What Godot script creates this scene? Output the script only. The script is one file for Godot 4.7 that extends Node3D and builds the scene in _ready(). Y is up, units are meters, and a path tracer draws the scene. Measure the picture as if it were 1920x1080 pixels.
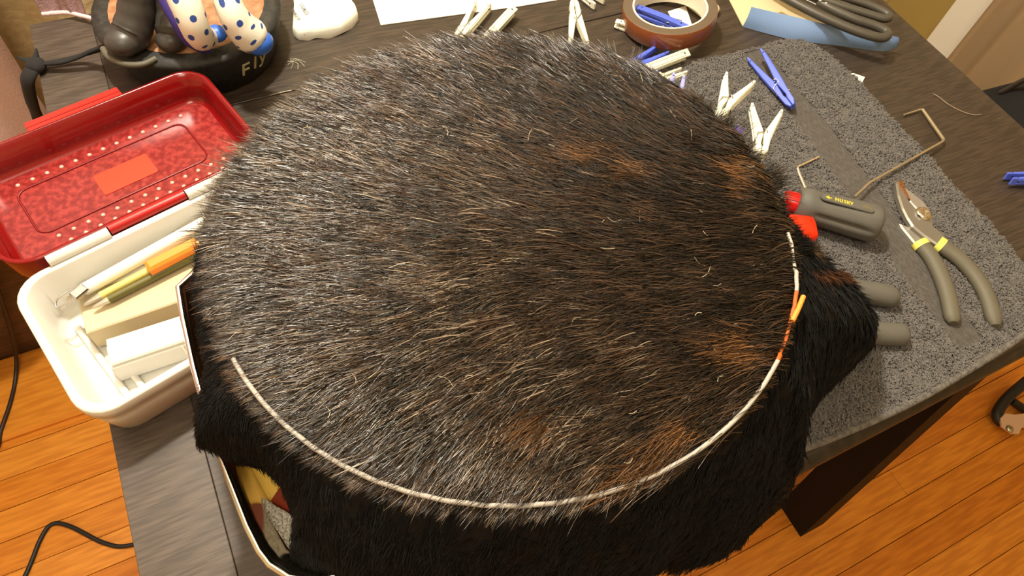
extends Node3D

const T := 0.77            # height of the table top above the floor
const UP := Vector3.UP
var rng := RandomNumberGenerator.new()
var used := {}

# ---------------------------------------------------------------- naming and tagging
func numbered(called: String) -> String:
	if not used.has(called):
		used[called] = 0
		return called
	used[called] += 1
	return "%s_%03d" % [called, used[called]]

func tag(o: Node, label: String, category: String, group := "", kind := "") -> void:
	o.set_meta("label", label)
	o.set_meta("category", category)
	if group != "": o.set_meta("group", group)
	if kind != "": o.set_meta("kind", kind)

func thing(called: String, label: String, category: String, at: Vector3, group := "") -> Node3D:
	var o := Node3D.new()
	o.name = numbered(called)
	add_child(o)
	o.position = at
	tag(o, label, category, group)
	return o

func obj(called: String, st: SurfaceTool, m: Material, parent: Node = null, normals := true) -> MeshInstance3D:
	if normals: st.generate_normals()
	var o := MeshInstance3D.new()
	o.mesh = st.commit()
	o.material_override = null
	o.mesh.surface_set_material(0, m)
	o.cast_shadow = GeometryInstance3D.SHADOW_CASTING_SETTING_ON
	if parent == null:
		o.name = numbered(called)
		add_child(o)
	else:
		o.name = called
		parent.add_child(o, true)
	return o

# a part whose shape was written in world places: it is shifted back by its thing's place
func wobj(called: String, st: SurfaceTool, m: Material, parent: Node3D) -> MeshInstance3D:
	var o := obj(called, st, m, parent)
	var at := Vector3.ZERO
	var p: Node = parent
	while p is Node3D and p != self:
		at += (p as Node3D).position
		p = p.get_parent()
	o.position = -at
	return o

func struct(called: String, st: SurfaceTool, m: Material) -> MeshInstance3D:
	var o := obj(called, st, m)
	o.set_meta("kind", "structure")
	return o

func W(x: float, y: float, z: float) -> Vector3:   # y counts from the table top
	return Vector3(x, y + T, z)

# ---------------------------------------------------------------- shapes
func mk() -> SurfaceTool:
	var st := SurfaceTool.new()
	st.begin(Mesh.PRIMITIVE_TRIANGLES)
	st.set_smooth_group(-1)
	return st

func tri(st: SurfaceTool, a: Vector3, b: Vector3, c: Vector3) -> void:   # counter-clockwise from outside
	st.add_vertex(a)
	st.add_vertex(c)
	st.add_vertex(b)

func quad(st: SurfaceTool, a: Vector3, b: Vector3, c: Vector3, d: Vector3) -> void:
	tri(st, a, b, c)
	tri(st, a, c, d)

func loft(st: SurfaceTool, rings: Array, cap0 := true, cap1 := true, group := 1, closed := true) -> void:
	st.set_smooth_group(group)
	for i in rings.size() - 1:
		var a: PackedVector3Array = rings[i]
		var b: PackedVector3Array = rings[i + 1]
		var n := a.size()
		for j in (n if closed else n - 1):
			var k := (j + 1) % n
			quad(st, a[j], a[k], b[k], b[j])
	st.set_smooth_group(-1)
	if cap0: cap(st, rings[0], true)
	if cap1: cap(st, rings[rings.size() - 1], false)

func cap(st: SurfaceTool, ring: PackedVector3Array, flip: bool) -> void:
	var c := Vector3.ZERO
	for p in ring: c += p
	c /= ring.size()
	for j in ring.size():
		var k := (j + 1) % ring.size()
		if flip: tri(st, c, ring[k], ring[j])
		else: tri(st, c, ring[j], ring[k])

# polygon (counter-clockwise in x, y) pushed along z from z0 to z1 with rounded rims, then placed by xf
func prism(st: SurfaceTool, poly: PackedVector2Array, z0: float, z1: float, bevel: float, xf: Transform3D, smooth := false) -> void:
	if Geometry2D.is_polygon_clockwise(poly):
		poly = poly.duplicate()
		poly.reverse()
	var n := poly.size()
	var inner := PackedVector2Array()
	for i in n:
		var e0 := (poly[i] - poly[(i + n - 1) % n]).normalized()
		var e1 := (poly[(i + 1) % n] - poly[i]).normalized()
		var n0 := Vector2(-e0.y, e0.x)
		var n1 := Vector2(-e1.y, e1.x)
		var s := n0 + n1
		var k := s.dot(n0)
		inner.append(poly[i] + (s / maxf(k, 0.35)) * bevel)
	var levels := [[inner, z0], [poly, z0 + bevel], [poly, z1 - bevel], [inner, z1]]
	if bevel <= 0.0: levels = [[poly, z0], [poly, z1]]
	var rings := []
	for l in levels:
		var r := PackedVector3Array()
		for p in l[0]: r.append(xf * Vector3(p.x, p.y, l[1]))
		rings.append(r)
	loft(st, rings, false, false, 1 if smooth else -1)
	st.set_smooth_group(-1)
	var base: PackedVector2Array = inner if bevel > 0.0 else poly
	var ids := Geometry2D.triangulate_polygon(base)
	if ids.is_empty():
		cap(st, rings[0], true)
		cap(st, rings[rings.size() - 1], false)
		return
	for t in range(0, ids.size(), 3):
		var i0 := ids[t]
		var i1 := ids[t + 1]
		var i2 := ids[t + 2]
		if (base[i1] - base[i0]).cross(base[i2] - base[i0]) < 0.0:
			var h := i1
			i1 = i2
			i2 = h
		var top: PackedVector3Array = rings[rings.size() - 1]
		var bot: PackedVector3Array = rings[0]
		tri(st, top[i0], top[i1], top[i2])
		tri(st, bot[i0], bot[i2], bot[i1])

func rrect(w: float, h: float, r: float, n := 5, cx := 0.0, cy := 0.0) -> PackedVector2Array:
	var out := PackedVector2Array()
	for q in 4:
		var sx := 1.0 if q == 0 or q == 3 else -1.0
		var sy := 1.0 if q < 2 else -1.0
		for i in n + 1:
			var a := (q + float(i) / n) * PI / 2
			out.append(Vector2(cx + sx * (w / 2 - r) + r * cos(a), cy + sy * (h / 2 - r) + r * sin(a)))
	return out

# a frame that lays x, y of a polygon flat on the table (y of the polygon towards -z) and pushes it upwards
func flat(at: Vector3, turn := 0.0) -> Transform3D:
	return Transform3D(Basis(UP, turn) * Basis(Vector3.RIGHT, Vector3.FORWARD, UP), at)

func box(st: SurfaceTool, c: Vector3, s: Vector3, bevel := 0.002, basis := Basis()) -> void:
	var p := PackedVector2Array([Vector2(-s.x / 2, -s.z / 2), Vector2(s.x / 2, -s.z / 2), Vector2(s.x / 2, s.z / 2), Vector2(-s.x / 2, s.z / 2)])
	prism(st, p, -s.y / 2, s.y / 2, bevel, Transform3D(basis, c) * flat(Vector3.ZERO))

func frame_of(d: Vector3, hint := Vector3.UP) -> Basis:   # z along d
	var z := d.normalized()
	var h := hint if absf(z.dot(hint)) < 0.97 else Vector3.RIGHT
	var x := h.cross(z).normalized()
	return Basis(x, z.cross(x), z)

func tube(st: SurfaceTool, pts: Array, radii, sides := 8, squash := 1.0, caps := true, group := 1, hint := Vector3.UP) -> void:
	var rings := []
	var last := Basis()
	for i in pts.size():
		var p: Vector3 = pts[i]
		var d: Vector3 = pts[mini(i + 1, pts.size() - 1)] - pts[maxi(i - 1, 0)]
		var b := frame_of(d, hint)
		if i > 0 and hint == Vector3.UP:   # carry the frame along
			var z := d.normalized()
			var x := (last.x - z * last.x.dot(z)).normalized()
			b = Basis(x, z.cross(x), z)
		last = b
		var r: float = radii if radii is float else radii[i]
		var ring := PackedVector3Array()
		for j in sides:
			var a := TAU * j / sides
			ring.append(p + b.x * cos(a) * r + b.y * sin(a) * r * squash)
		rings.append(ring)
	loft(st, rings, caps, caps, group)

func smooth_path(pts: Array, steps := 6) -> Array:   # Catmull-Rom through the points
	var out := []
	for i in pts.size() - 1:
		var a: Vector3 = pts[maxi(i - 1, 0)]
		var b: Vector3 = pts[i]
		var c: Vector3 = pts[i + 1]
		var d: Vector3 = pts[mini(i + 2, pts.size() - 1)]
		for k in steps: out.append(b.cubic_interpolate(c, a, d, float(k) / steps))
	out.append(pts[pts.size() - 1])
	return out

func lathe(st: SurfaceTool, profile: Array, segs: int, xf := Transform3D(), cap0 := false, cap1 := false, group := 1) -> void:
	var rings := []
	for p in profile:
		var ring := PackedVector3Array()
		for j in segs:
			var a := TAU * j / segs
			ring.append(xf * Vector3(p.x * cos(a), p.y, -p.x * sin(a)))
		rings.append(ring)
	loft(st, rings, cap0, cap1, group)

func ball(st: SurfaceTool, c: Vector3, r: Vector3, basis := Basis(), segs := 14, rows := 8) -> void:
	var prof := []
	for i in rows + 1:
		var a := -PI / 2 + PI * i / rows
		prof.append(Vector2(maxf(cos(a), 0.001), sin(a)))
	lathe(st, prof, segs, Transform3D(basis * Basis.from_scale(r), c))

func capsule_radii(pts: Array, r: float, ends := 3) -> Array:   # radii that round off both ends
	var out := []
	for i in pts.size():
		var k := mini(i, pts.size() - 1 - i)
		out.append(r * (1.0 if k >= ends else sqrt(1.0 - pow(1.0 - (k + 0.12) / ends, 2))))
	return out

# ---------------------------------------------------------------- materials
func mat(c: Color, rough := 0.6, metal := 0.0, spec := 0.5) -> StandardMaterial3D:
	var m := StandardMaterial3D.new()
	m.albedo_color = c
	m.roughness = rough
	m.metallic = metal
	m.metallic_specular = spec
	return m

func rgb8(r: int, g: int, b: int) -> Color:
	return Color(r / 255.0, g / 255.0, b / 255.0)

func noise_image(size: int, freq: float, seed_: int, octaves := 4, type := FastNoiseLite.TYPE_SIMPLEX_SMOOTH) -> Image:
	var n := FastNoiseLite.new()
	n.noise_type = type
	n.seed = seed_
	n.frequency = freq
	n.fractal_octaves = octaves
	return n.get_seamless_image(size, size)

func ramp_texture(im: Image, lo: Color, hi: Color, low := 0.25, high := 0.75) -> ImageTexture:
	var out := Image.create(im.get_width(), im.get_height(), false, Image.FORMAT_RGB8)
	for y in im.get_height():
		for x in im.get_width():
			out.set_pixel(x, y, lo.lerp(hi, clampf((im.get_pixel(x, y).r - low) / (high - low), 0.0, 1.0)))
	return ImageTexture.create_from_image(out)

func grained(lo: Color, hi: Color, im: Image, scale: Vector3, rough: float, relief := 0.0, world := true) -> StandardMaterial3D:
	var m := mat(Color.WHITE, rough)
	m.albedo_texture = ramp_texture(im, lo, hi)
	m.uv1_triplanar = true
	m.uv1_world_triplanar = world
	m.uv1_scale = scale
	if relief > 0.0:
		m.heightmap_enabled = true
		m.heightmap_texture = ImageTexture.create_from_image(im)
		m.heightmap_scale = relief
	return m

func multi(called: String, mesh: Mesh, places: Array, tints: Array, parent: Node) -> MultiMeshInstance3D:
	var mm := MultiMesh.new()
	mm.transform_format = MultiMesh.TRANSFORM_3D
	mm.use_colors = true
	mm.mesh = mesh
	mm.instance_count = places.size()
	for i in places.size():
		mm.set_instance_transform(i, places[i])
		mm.set_instance_color(i, tints[i])
	var o := MultiMeshInstance3D.new()
	o.multimesh = mm
	o.name = called
	parent.add_child(o, true)
	o.set_meta("kind", "stuff")
	return o

# ---------------------------------------------------------------- scene
var M := {}

func _ready() -> void:
	rng.seed = 7
	setup_view()
	make_materials()
	room()
	table()
	pencil_case()
	statue()
	drum()
	towel_and_tools()
	clothespins()
	desk_things()
	beyond_table()

func setup_view() -> void:
	var cam := Camera3D.new()
	cam.name = "camera"
	cam.keep_aspect = Camera3D.KEEP_HEIGHT
	cam.fov = 2.0 * rad_to_deg(atan(540.0 / 1277.0))
	cam.near = 0.02
	cam.far = 20.0
	# lens turned so that its axes stand to the room as measured from the edges of the table and of the boards
	var right := Vector3(0.8961631, 0.10106475, 0.43206206)
	var down := Vector3(-0.32258054, -0.52021968, 0.79076753)
	var ahead := Vector3(0.30468591, -0.84803149, -0.43360016)
	cam.transform = Transform3D(Basis(right, -down, -ahead), Vector3(0, T + 0.5, 0))
	add_child(cam)
	cam.current = true

	var env := Environment.new()
	env.background_mode = Environment.BG_COLOR
	env.background_color = Color(0.02, 0.02, 0.025)
	env.ambient_light_source = Environment.AMBIENT_SOURCE_DISABLED
	env.tonemap_mode = Environment.TONE_MAPPER_LINEAR
	env.tonemap_exposure = 0.66
	env.sdfgi_enabled = true
	env.ssao_enabled = true
	env.ssil_enabled = true
	var we := WorldEnvironment.new()
	we.name = "room_environment"
	we.environment = env
	add_child(we)

	# the lamp on its arm beyond the far left corner of the table, and the ceiling light
	var glow := mat(Color(1.0, 0.9, 0.75), 0.5)
	glow.emission_enabled = true
	glow.emission = Color(1.0, 0.86, 0.62)
	glow.emission_energy_multiplier = 6.0
	M.glow = glow
	var lamp := OmniLight3D.new()
	lamp.name = "pendant_lamp_light"
	lamp.position = Vector3(0.08, T + 1.0, -0.66)
	lamp.light_color = Color(1.0, 0.97, 0.905)
	lamp.light_energy = 2.2
	lamp.light_size = 0.035
	lamp.omni_range = 8.0
	lamp.omni_attenuation = 2.0
	lamp.shadow_enabled = true
	add_child(lamp)
	var top := AreaLight3D.new()
	top.name = "ceiling_panel_light"
	top.area_size = Vector2(0.6, 0.6)
	top.position = Vector3(-0.3, 2.42, 0.5)
	top.rotation = Vector3(-PI / 2, 0, 0)
	top.light_color = Color(1.0, 0.95, 0.86)
	top.light_energy = 1.7
	top.area_range = 8.0
	top.area_attenuation = 2.0
	top.shadow_enabled = true
	add_child(top)

func make_materials() -> void:
	M.fine = noise_image(512, 0.02, 3, 5)
	M.mid = noise_image(256, 0.03, 11, 4)
	M.table = grained(rgb8(50, 42, 36), rgb8(70, 59, 49), M.fine, Vector3(2.2, 9, 26), 0.42, 0.01)
	M.table_dark = grained(rgb8(28, 24, 22), rgb8(48, 41, 36), M.fine, Vector3(9, 1.6, 2), 0.4)
	M.table_side = grained(rgb8(64, 55, 48), rgb8(86, 75, 66), M.fine, Vector3(2.2, 9, 26), 0.42, 0.01)
	M.leg = mat(rgb8(24, 21, 20), 0.6, 0.0, 0.3)
	M.boards = []
	for c in [[200, 120, 34, 222, 142, 46], [206, 126, 38, 228, 148, 50], [192, 112, 30, 216, 134, 42], [208, 130, 44, 230, 152, 56], [200, 118, 32, 222, 140, 46]]:
		M.boards.append(grained(rgb8(c[0], c[1], c[2]), rgb8(c[3], c[4], c[5]), M.fine, Vector3(0.9, 5, 9), 0.36))
	M.gap = mat(rgb8(38, 20, 10), 0.9)
	M.steel = mat(rgb8(200, 198, 192), 0.16, 1.0)
	M.chrome = mat(rgb8(225, 223, 218), 0.08, 1.0)
	M.white_plastic = mat(rgb8(218, 216, 209), 0.38)
	M.white_plastic.subsurf_scatter_enabled = true
	M.white_plastic.subsurf_scatter_strength = 0.08
	M.pin_white = mat(rgb8(238, 236, 214), 0.35)
	M.pin_blue = mat(rgb8(86, 108, 226), 0.32)
	M.pin_pale = mat(rgb8(160, 164, 236), 0.35)
	M.pin_violet = mat(rgb8(106, 74, 176), 0.35)
	M.hole = mat(rgb8(24, 24, 40), 0.8)
	M.wire = mat(rgb8(190, 190, 190), 0.25, 1.0)
	M.rubber = mat(rgb8(92, 90, 84), 0.62)
	M.paper = mat(rgb8(244, 242, 228), 0.8)
	M.black = mat(rgb8(26, 25, 25), 0.5)
	M.black_cloth = mat(rgb8(28, 27, 28), 0.9)

# ---------------------------------------------------------------- the room
func room() -> void:
	var f := mk()
	box(f, Vector3(0.0, -0.06, 0.2), Vector3(3.6, 0.08, 3.4), 0.0)
	var floor_o := struct("floor", f, M.gap)
	floor_o.set_meta("label", "orange varnished narrow wooden floorboards")
	# boards 54.7 mm wide, butt-jointed, a little proud of the dark joints
	var pitch := 0.0547
	var k := 0
	var z := -0.633 - pitch * 5
	var r2 := RandomNumberGenerator.new()
	r2.seed = 21
	while z < 1.4:
		var x := -1.75 + r2.randf() * 0.5
		var from := -1.78
		var joints := [0.947, 1.9] if k == 12 else [from + 0.5 + r2.randf() * 1.0, from + 2.0 + r2.randf() * 0.8]
		joints.append(1.78)
		if z > -0.75 and z < -0.2: joints = [r2.randf_range(-0.05, 0.5), 1.78]
		for e in joints:
			var to: float = minf(e, 1.78)
			if to - from > 0.08:
				var st := mk()
				var dark_gap := 0.0018 if k == 15 else (0.0009 if k % 3 else 0.0012)
				box(st, Vector3((from + to) / 2, -0.0095 + r2.randf() * 0.0004, z + pitch / 2), Vector3(to - from - 0.0008, 0.0195, pitch - dark_gap), 0.0006)
				obj("floorboard", st, M.boards[r2.randi() % 5], floor_o)
			from = to
		z += pitch
		k += 1
	# wide plank with a rounded nose along the baseboard
	var th := mk()
	box(th, Vector3(-0.2, 0.003, -0.787), Vector3(2.6, 0.018, 0.168), 0.0055)
	struct("trim_2", th, M.boards[1])
	# walls, 8 cm thick, and the ceiling
	M.plaster = grained(rgb8(204, 190, 150), rgb8(218, 204, 164), M.mid, Vector3(9, 9, 9), 0.9, 0.08)
	M.olive = mat(rgb8(176, 152, 84), 0.85)
	var wb := mk()
	box(wb, Vector3(0, 1.25, -0.94), Vector3(3.6, 2.6, 0.08), 0.0)
	struct("wall_back", wb, M.plaster)
	var wr := mk()
	box(wr, Vector3(1.64, 1.25, 0.5), Vector3(0.08, 2.6, 2.9), 0.0)
	struct("wall_right", wr, M.olive)
	var wl := mk()
	box(wl, Vector3(-1.5, 1.25, 0.5), Vector3(0.08, 2.6, 2.9), 0.0)
	struct("wall_left", wl, M.plaster)
	var wf := mk()
	box(wf, Vector3(0, 1.25, 1.7), Vector3(3.6, 2.6, 0.08), 0.0)
	struct("wall_front", wf, M.plaster)
	var ce := mk()
	box(ce, Vector3(0, 2.5, 0.4), Vector3(3.6, 0.08, 3.0), 0.0)
	struct("ceiling", ce, mat(rgb8(232, 228, 214), 0.9))
	# tall dark baseboard under the curtain
	var bb := mk()
	box(bb, Vector3(-0.2, 0.17, -0.886), Vector3(2.5, 0.34, 0.028), 0.002)
	box(bb, Vector3(-0.2, 0.345, -0.883), Vector3(2.5, 0.014, 0.034), 0.002)
	struct("baseboard_back", bb, grained(rgb8(66, 44, 32), rgb8(92, 62, 44), M.fine, Vector3(1.6, 9, 9), 0.5))
	var br := mk()
	box(br, Vector3(1.592, 0.06, 0.85), Vector3(0.016, 0.12, 1.5), 0.002)
	struct("baseboard_right", br, mat(rgb8(236, 230, 210), 0.5))
	# white door casing on the right wall
	var tr := mk()
	box(tr, Vector3(1.585, 1.1, -0.705), Vector3(0.03, 2.2, 0.078), 0.003)
	struct("trim_1", tr, mat(rgb8(250, 247, 232), 0.45))
	# ceiling panel
	var cp := thing("ceiling_light", "square warm white ceiling light panel above the table", "light", Vector3(-0.3, 2.46, 0.5))
	var fr := mk()
	box(fr, Vector3(0, -0.012, 0), Vector3(0.66, 0.022, 0.66), 0.003)
	obj("frame", fr, mat(rgb8(220, 216, 205), 0.5), cp)
	var df := mk()
	box(df, Vector3(0, -0.026, 0), Vector3(0.6, 0.008, 0.6), 0.001)
	var pg := mat(Color(1, 0.9, 0.75), 0.6)
	pg.emission_enabled = true
	pg.emission = Color(1.0, 0.86, 0.66)
	pg.emission_energy_multiplier = 0.6
	obj("diffuser", df, pg, cp)
	# pendant lamp whose bulb lights the table from behind
	var fl := thing("pendant_lamp", "bare warm bulb hanging on a black cord behind the table", "lamp", Vector3(0.08, T + 1.0, -0.66))
	var po := mk()
	tube(po, [Vector3(0, 0.085, 0), Vector3(0, 0.69, 0)], 0.004, 8)
	obj("cord", po, M.black, fl)
	var so := mk()
	tube(so, [Vector3(0, 0.036, 0), Vector3(0, 0.09, 0)], 0.014, 14)
	obj("socket", so, M.black, fl)
	var bu := mk()
	ball(bu, Vector3.ZERO, Vector3(0.034, 0.042, 0.034), Basis(), 20, 12)
	obj("bulb", bu, M.glow, fl)

# ---------------------------------------------------------------- the table
const TX0 := -0.1434
const TX1 := 0.811
const TZ0 := -0.728
const TZ1 := -0.026

func table() -> void:
	var t := thing("table", "dark stained wooden table with plank top under the hide drum", "table", Vector3(0.33, 0, -0.37))
	var g := 0.0012
	# the plank along the left edge, then planks between seams that run left to right
	var planks := [[TX0, -0.0868, TZ0, TZ1, M.table_side], [-0.0868, TX1, TZ0, -0.5495, M.table], [-0.0868, TX1, -0.5495, TZ1, M.table]]
	for p in planks:
		var st := mk()
		var w: float = p[1] - p[0] - g
		var d: float = p[3] - p[2] - g
		var seam_free: bool = p[2] > -0.54 and p[0] > -0.1
		box(st, W((p[0] + p[1]) / 2, -0.010, (p[2] + p[3]) / 2), Vector3(w + 0.0010, 0.020, d), 0.0004 if p[0] < -0.1 else 0.0006)
		wobj("plank", st, p[4], t)
	var lip := mk()   # rounded front edge, its top highlight and the apron under it
	tube(lip, [W(TX0, -0.0095, TZ1 - 0.001), W(TX1, -0.0095, TZ1 - 0.001)], 0.0092, 14)
	wobj("front_edge", lip, M.table_dark, t)
	var ap := mk()
	box(ap, W(0.334, -0.043, TZ1 - 0.13), Vector3(0.82, 0.044, 0.018), 0.001)
	box(ap, W(0.334, -0.043, TZ0 + 0.035), Vector3(0.82, 0.044, 0.018), 0.001)
	box(ap, W(TX0 + 0.05, -0.043, -0.373), Vector3(0.018, 0.044, 0.60), 0.001)
	box(ap, W(TX1 - 0.04, -0.043, -0.373), Vector3(0.018, 0.044, 0.60), 0.001)
	wobj("apron", ap, M.table_dark, t)
	for c in [[0.75, 0.76, 1], [-0.075, -0.085, 1], [0.75, 0.76, -1], [-0.075, -0.085, -1]]:
		var zt := -0.085 if c[2] > 0 else -0.66
		var zb := 0.016 if c[2] > 0 else -0.76
		var st := mk()
		var lo := PackedVector3Array()
		var hi := PackedVector3Array()
		for q in [[-1, 1], [1, 1], [1, -1], [-1, -1]]:
			lo.append(Vector3(c[0] + q[0] * 0.028, 0.0, zb + q[1] * 0.033))
			hi.append(Vector3(c[1] + q[0] * 0.028, T - 0.021, zt + q[1] * 0.026))
		loft(st, [lo, hi], true, true, -1)
		wobj("leg", st, M.leg, t)

# ---------------------------------------------------------------- pencil case
func case_frame() -> Transform3D:   # local x along the hinge, local z towards the viewer
	var a := deg_to_rad(14.5)
	return Transform3D(Basis(UP, a), W(0, 0, 0))

func rr_ring(xf: Transform3D, w: float, d: float, r: float, c: Vector2, y: float) -> PackedVector3Array:
	var out := PackedVector3Array()
	for p in rrect(w, d, r, 6): out.append(xf * Vector3(c.x + p.x, y, c.y - p.y))
	return out

func pencil_case() -> void:
	var xf := case_frame()
	var c := Vector2(0.029, -0.335)
	var base := xf * Vector3(c.x, 0, c.y)
	var t := thing("pencil_case", "open plastic pencil case with red lid and milky white tray", "pencil case", base)
	var bw := 0.212
	var bd := 0.131
	var st := mk()
	var rings := []
	for l in [[-0.012, 0.0005, 0.016], [-0.005, 0.002, 0.02], [-0.001, 0.030, 0.022], [-0.001, 0.038, 0.022], [0.001, 0.039, 0.023], [0.001, 0.049, 0.023], [0.0, 0.050, 0.023], [-0.004, 0.050, 0.021], [-0.005, 0.049, 0.02], [-0.007, 0.012, 0.02], [-0.011, 0.0042, 0.017], [-0.022, 0.003, 0.01]]:
		rings.append(rr_ring(xf, bw + l[0] * 2, bd + l[0] * 2, l[2], c, l[1]))
	loft(st, rings, true, true, 1)
	wobj("tray", st, M.white_plastic, t)
	var ri := mk()   # rails moulded into the floor of the tray
	for q in [[Vector3(-0.058, 0.0055, -0.375), Vector3(-0.052, 0.0055, -0.29)], [Vector3(-0.047, 0.0055, -0.37), Vector3(-0.041, 0.0055, -0.29)], [Vector3(-0.05, 0.006, -0.372), Vector3(-0.012, 0.006, -0.376)]]:
		tube(ri, [xf * q[0], xf * q[1]], 0.0026, 8)
	wobj("rail", ri, M.white_plastic, t)
	# hinge barrels
	for q in [[-0.047, -0.002], [0.060, 0.112]]:
		var h := mk()
		tube(h, [xf * Vector3(q[0], 0.052, -0.4035), xf * Vector3(q[1], 0.052, -0.4035)], 0.0045, 12)
		wobj("hinge", h, M.white_plastic, t)
	# lid, opened flat, its inside upwards
	var red := mat(Color(0.52, 0.035, 0.05, 0.82), 0.16)
	red.transparency = BaseMaterial3D.TRANSPARENCY_ALPHA
	M.red = red
	var lc := Vector2(0.031, -0.4735)
	var lw := 0.212
	var ld := 0.129
	var ls := mk()
	rings = []
	for l in [[-0.014, 0.020, 0.014], [-0.005, 0.0235, 0.019], [-0.003, 0.030, 0.022], [-0.001, 0.050, 0.024], [-0.001, 0.0515, 0.024], [-0.004, 0.0518, 0.022], [-0.0045, 0.044, 0.021], [-0.0055, 0.0435, 0.020], [-0.0062, 0.030, 0.019], [-0.0075, 0.0245, 0.018], [-0.011, 0.0222, 0.015]]:
		rings.append(rr_ring(xf, lw + l[0] * 2, ld + l[0] * 2, l[2], lc, l[1]))
	loft(ls, rings, true, true, 1)
	var lid := wobj("lid", ls, red, t)
	lid.set_meta("label", "translucent red lid lying open")
	var solid_red := mat(rgb8(176, 30, 30), 0.3)
	var rh := mk()
	tube(rh, [xf * Vector3(-0.001, 0.052, -0.4055), xf * Vector3(0.059, 0.052, -0.4055)], 0.0042, 12)
	wobj("hinge_bar", rh, mat(rgb8(170, 24, 22), 0.35), lid)
	var la := mk()   # latch tab with a slot, on the far side
	for q in [[0.0285, -0.5445, 0.078, 0.006, 0.049], [-0.003, -0.5395, 0.014, 0.006, 0.046], [0.060, -0.5395, 0.014, 0.006, 0.046]]:
		box(la, xf * Vector3(q[0], q[4], q[1]), Vector3(q[2], 0.006, q[3]), 0.0008, xf.basis)
	box(la, xf * Vector3(0.0285, 0.0515, -0.5375), Vector3(0.078, 0.003, 0.004), 0.0008, xf.basis)
	wobj("latch", la, mat(rgb8(190, 38, 30), 0.3), lid)
	var fl := mk()
	prism(fl, rrect(0.188, 0.106, 0.014, 5), 0.0, 0.0006, 0.0, xf * flat(Vector3(0.031, 0.0221, -0.4735)))
	wobj("inner_floor", fl, grained(rgb8(116, 28, 28), rgb8(150, 52, 47), M.mid, Vector3(17, 17, 17), 0.22), lid)
	var gr := mk()   # rounded ridge in the floor of the lid
	var loop := []
	for p in rrect(0.144, 0.053, 0.009, 4): loop.append(xf * Vector3(0.027 + p.x, 0.0230, -0.483 - p.y))
	loop.append(loop[0])
	tube(gr, loop, 0.0009, 6, 1.0, false)
	wobj("ridge", gr, mat(rgb8(120, 16, 18), 0.3), lid)
	var bp := mk()   # moulded dimples in three rows
	for row in [[-0.5165, 13, -0.040], [-0.4490, 13, -0.034], [-0.4400, 12, -0.028]]:
		for i in row[1]: ball(bp, xf * Vector3(row[2] + i * 0.0118, 0.0229, row[0]), Vector3(0.0019, 0.0013, 0.0019), Basis(), 8, 4)
	var dm := wobj("dimples", bp, mat(rgb8(244, 176, 164), 0.12), lid)
	dm.set_meta("kind", "stuff")
	var pl := mk()
	prism(pl, rrect(0.046, 0.025, 0.002, 2), 0.0, 0.0008, 0.0, xf * flat(Vector3(0.034, 0.0224, -0.4795)))
	var plate := wobj("label_plate", pl, mat(rgb8(218, 54, 22), 0.4), lid)
	plate.set_meta("label", "orange rectangular label")

	# what lies in the tray
	var wx := thing("small_box", "narrow white cardboard box lying in the pencil case", "box", W(-0.075, 0.0045, -0.298))
	var wb := mk()
	box(wb, W(-0.062, 0.0155, -0.300), Vector3(0.132, 0.021, 0.020), 0.0008)
	wobj("body", wb, mat(rgb8(206, 204, 198), 0.6), wx)
	var wl := mk()
	box(wl, W(-0.060, 0.0283, -0.3025), Vector3(0.132, 0.0045, 0.021), 0.0008)
	wobj("lid", wl, mat(rgb8(246, 246, 240), 0.5), wx)
	var wt := mk()
	box(wt, W(-0.079, 0.0165, -0.2898), Vector3(0.0012, 0.019, 0.0006), 0.0002)
	wobj("tape", wt, mat(rgb8(240, 236, 210), 0.4), wx)
	var kb := thing("card_box", "beige cardboard sleeve lying behind the narrow white box", "box", W(-0.08, 0.0045, -0.342))
	var ks := mk()
	box(ks, W(-0.070, 0.0165, -0.346), Vector3(0.138, 0.024, 0.038), 0.001, Basis(UP, deg_to_rad(2.0)))
	wobj("sleeve", ks, mat(rgb8(206, 190, 156), 0.75), kb)
	var kf := mk()
	box(kf, W(-0.068, 0.0295, -0.3655), Vector3(0.135, 0.002, 0.006), 0.0006, Basis(UP, deg_to_rad(2.0)))
	wobj("flap", kf, M.paper, kb)
	var kw := mk()  # tan strip put in for the brown shade between the two boxes
	prism(kw, PackedVector2Array([Vector2(-0.06, -0.004), Vector2(0.06, -0.006), Vector2(0.06, 0.004), Vector2(0.03, 0.007), Vector2(0.012, 0.004), Vector2(-0.02, 0.006), Vector2(-0.06, 0.003)]), 0.0, 0.001, 0.0, flat(W(-0.06, 0.0072, -0.318), 0.02))
	tag(obj("gap_shade_strip", kw, mat(rgb8(170, 142, 96), 0.8)), "tan strip standing for the shade between the two boxes in the case", "paper")
	var pens := [
		["white_marker", "white felt pen lying along the back of the pencil case", Vector3(-0.052, 0.036, -0.378), Vector3(0.085, 0.040, -0.383), 0.0050, rgb8(240, 238, 228)],
		["pencil", "yellowish pencil between the white pen and the beige sleeve", Vector3(-0.044, 0.033, -0.369), Vector3(0.085, 0.035, -0.369), 0.0032, rgb8(222, 206, 120)],
		["green_pen", "dark olive pen lying beside the yellowish pencil", Vector3(-0.040, 0.0335, -0.3625), Vector3(0.080, 0.0345, -0.3605), 0.0030, rgb8(92, 88, 34)],
	]
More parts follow.
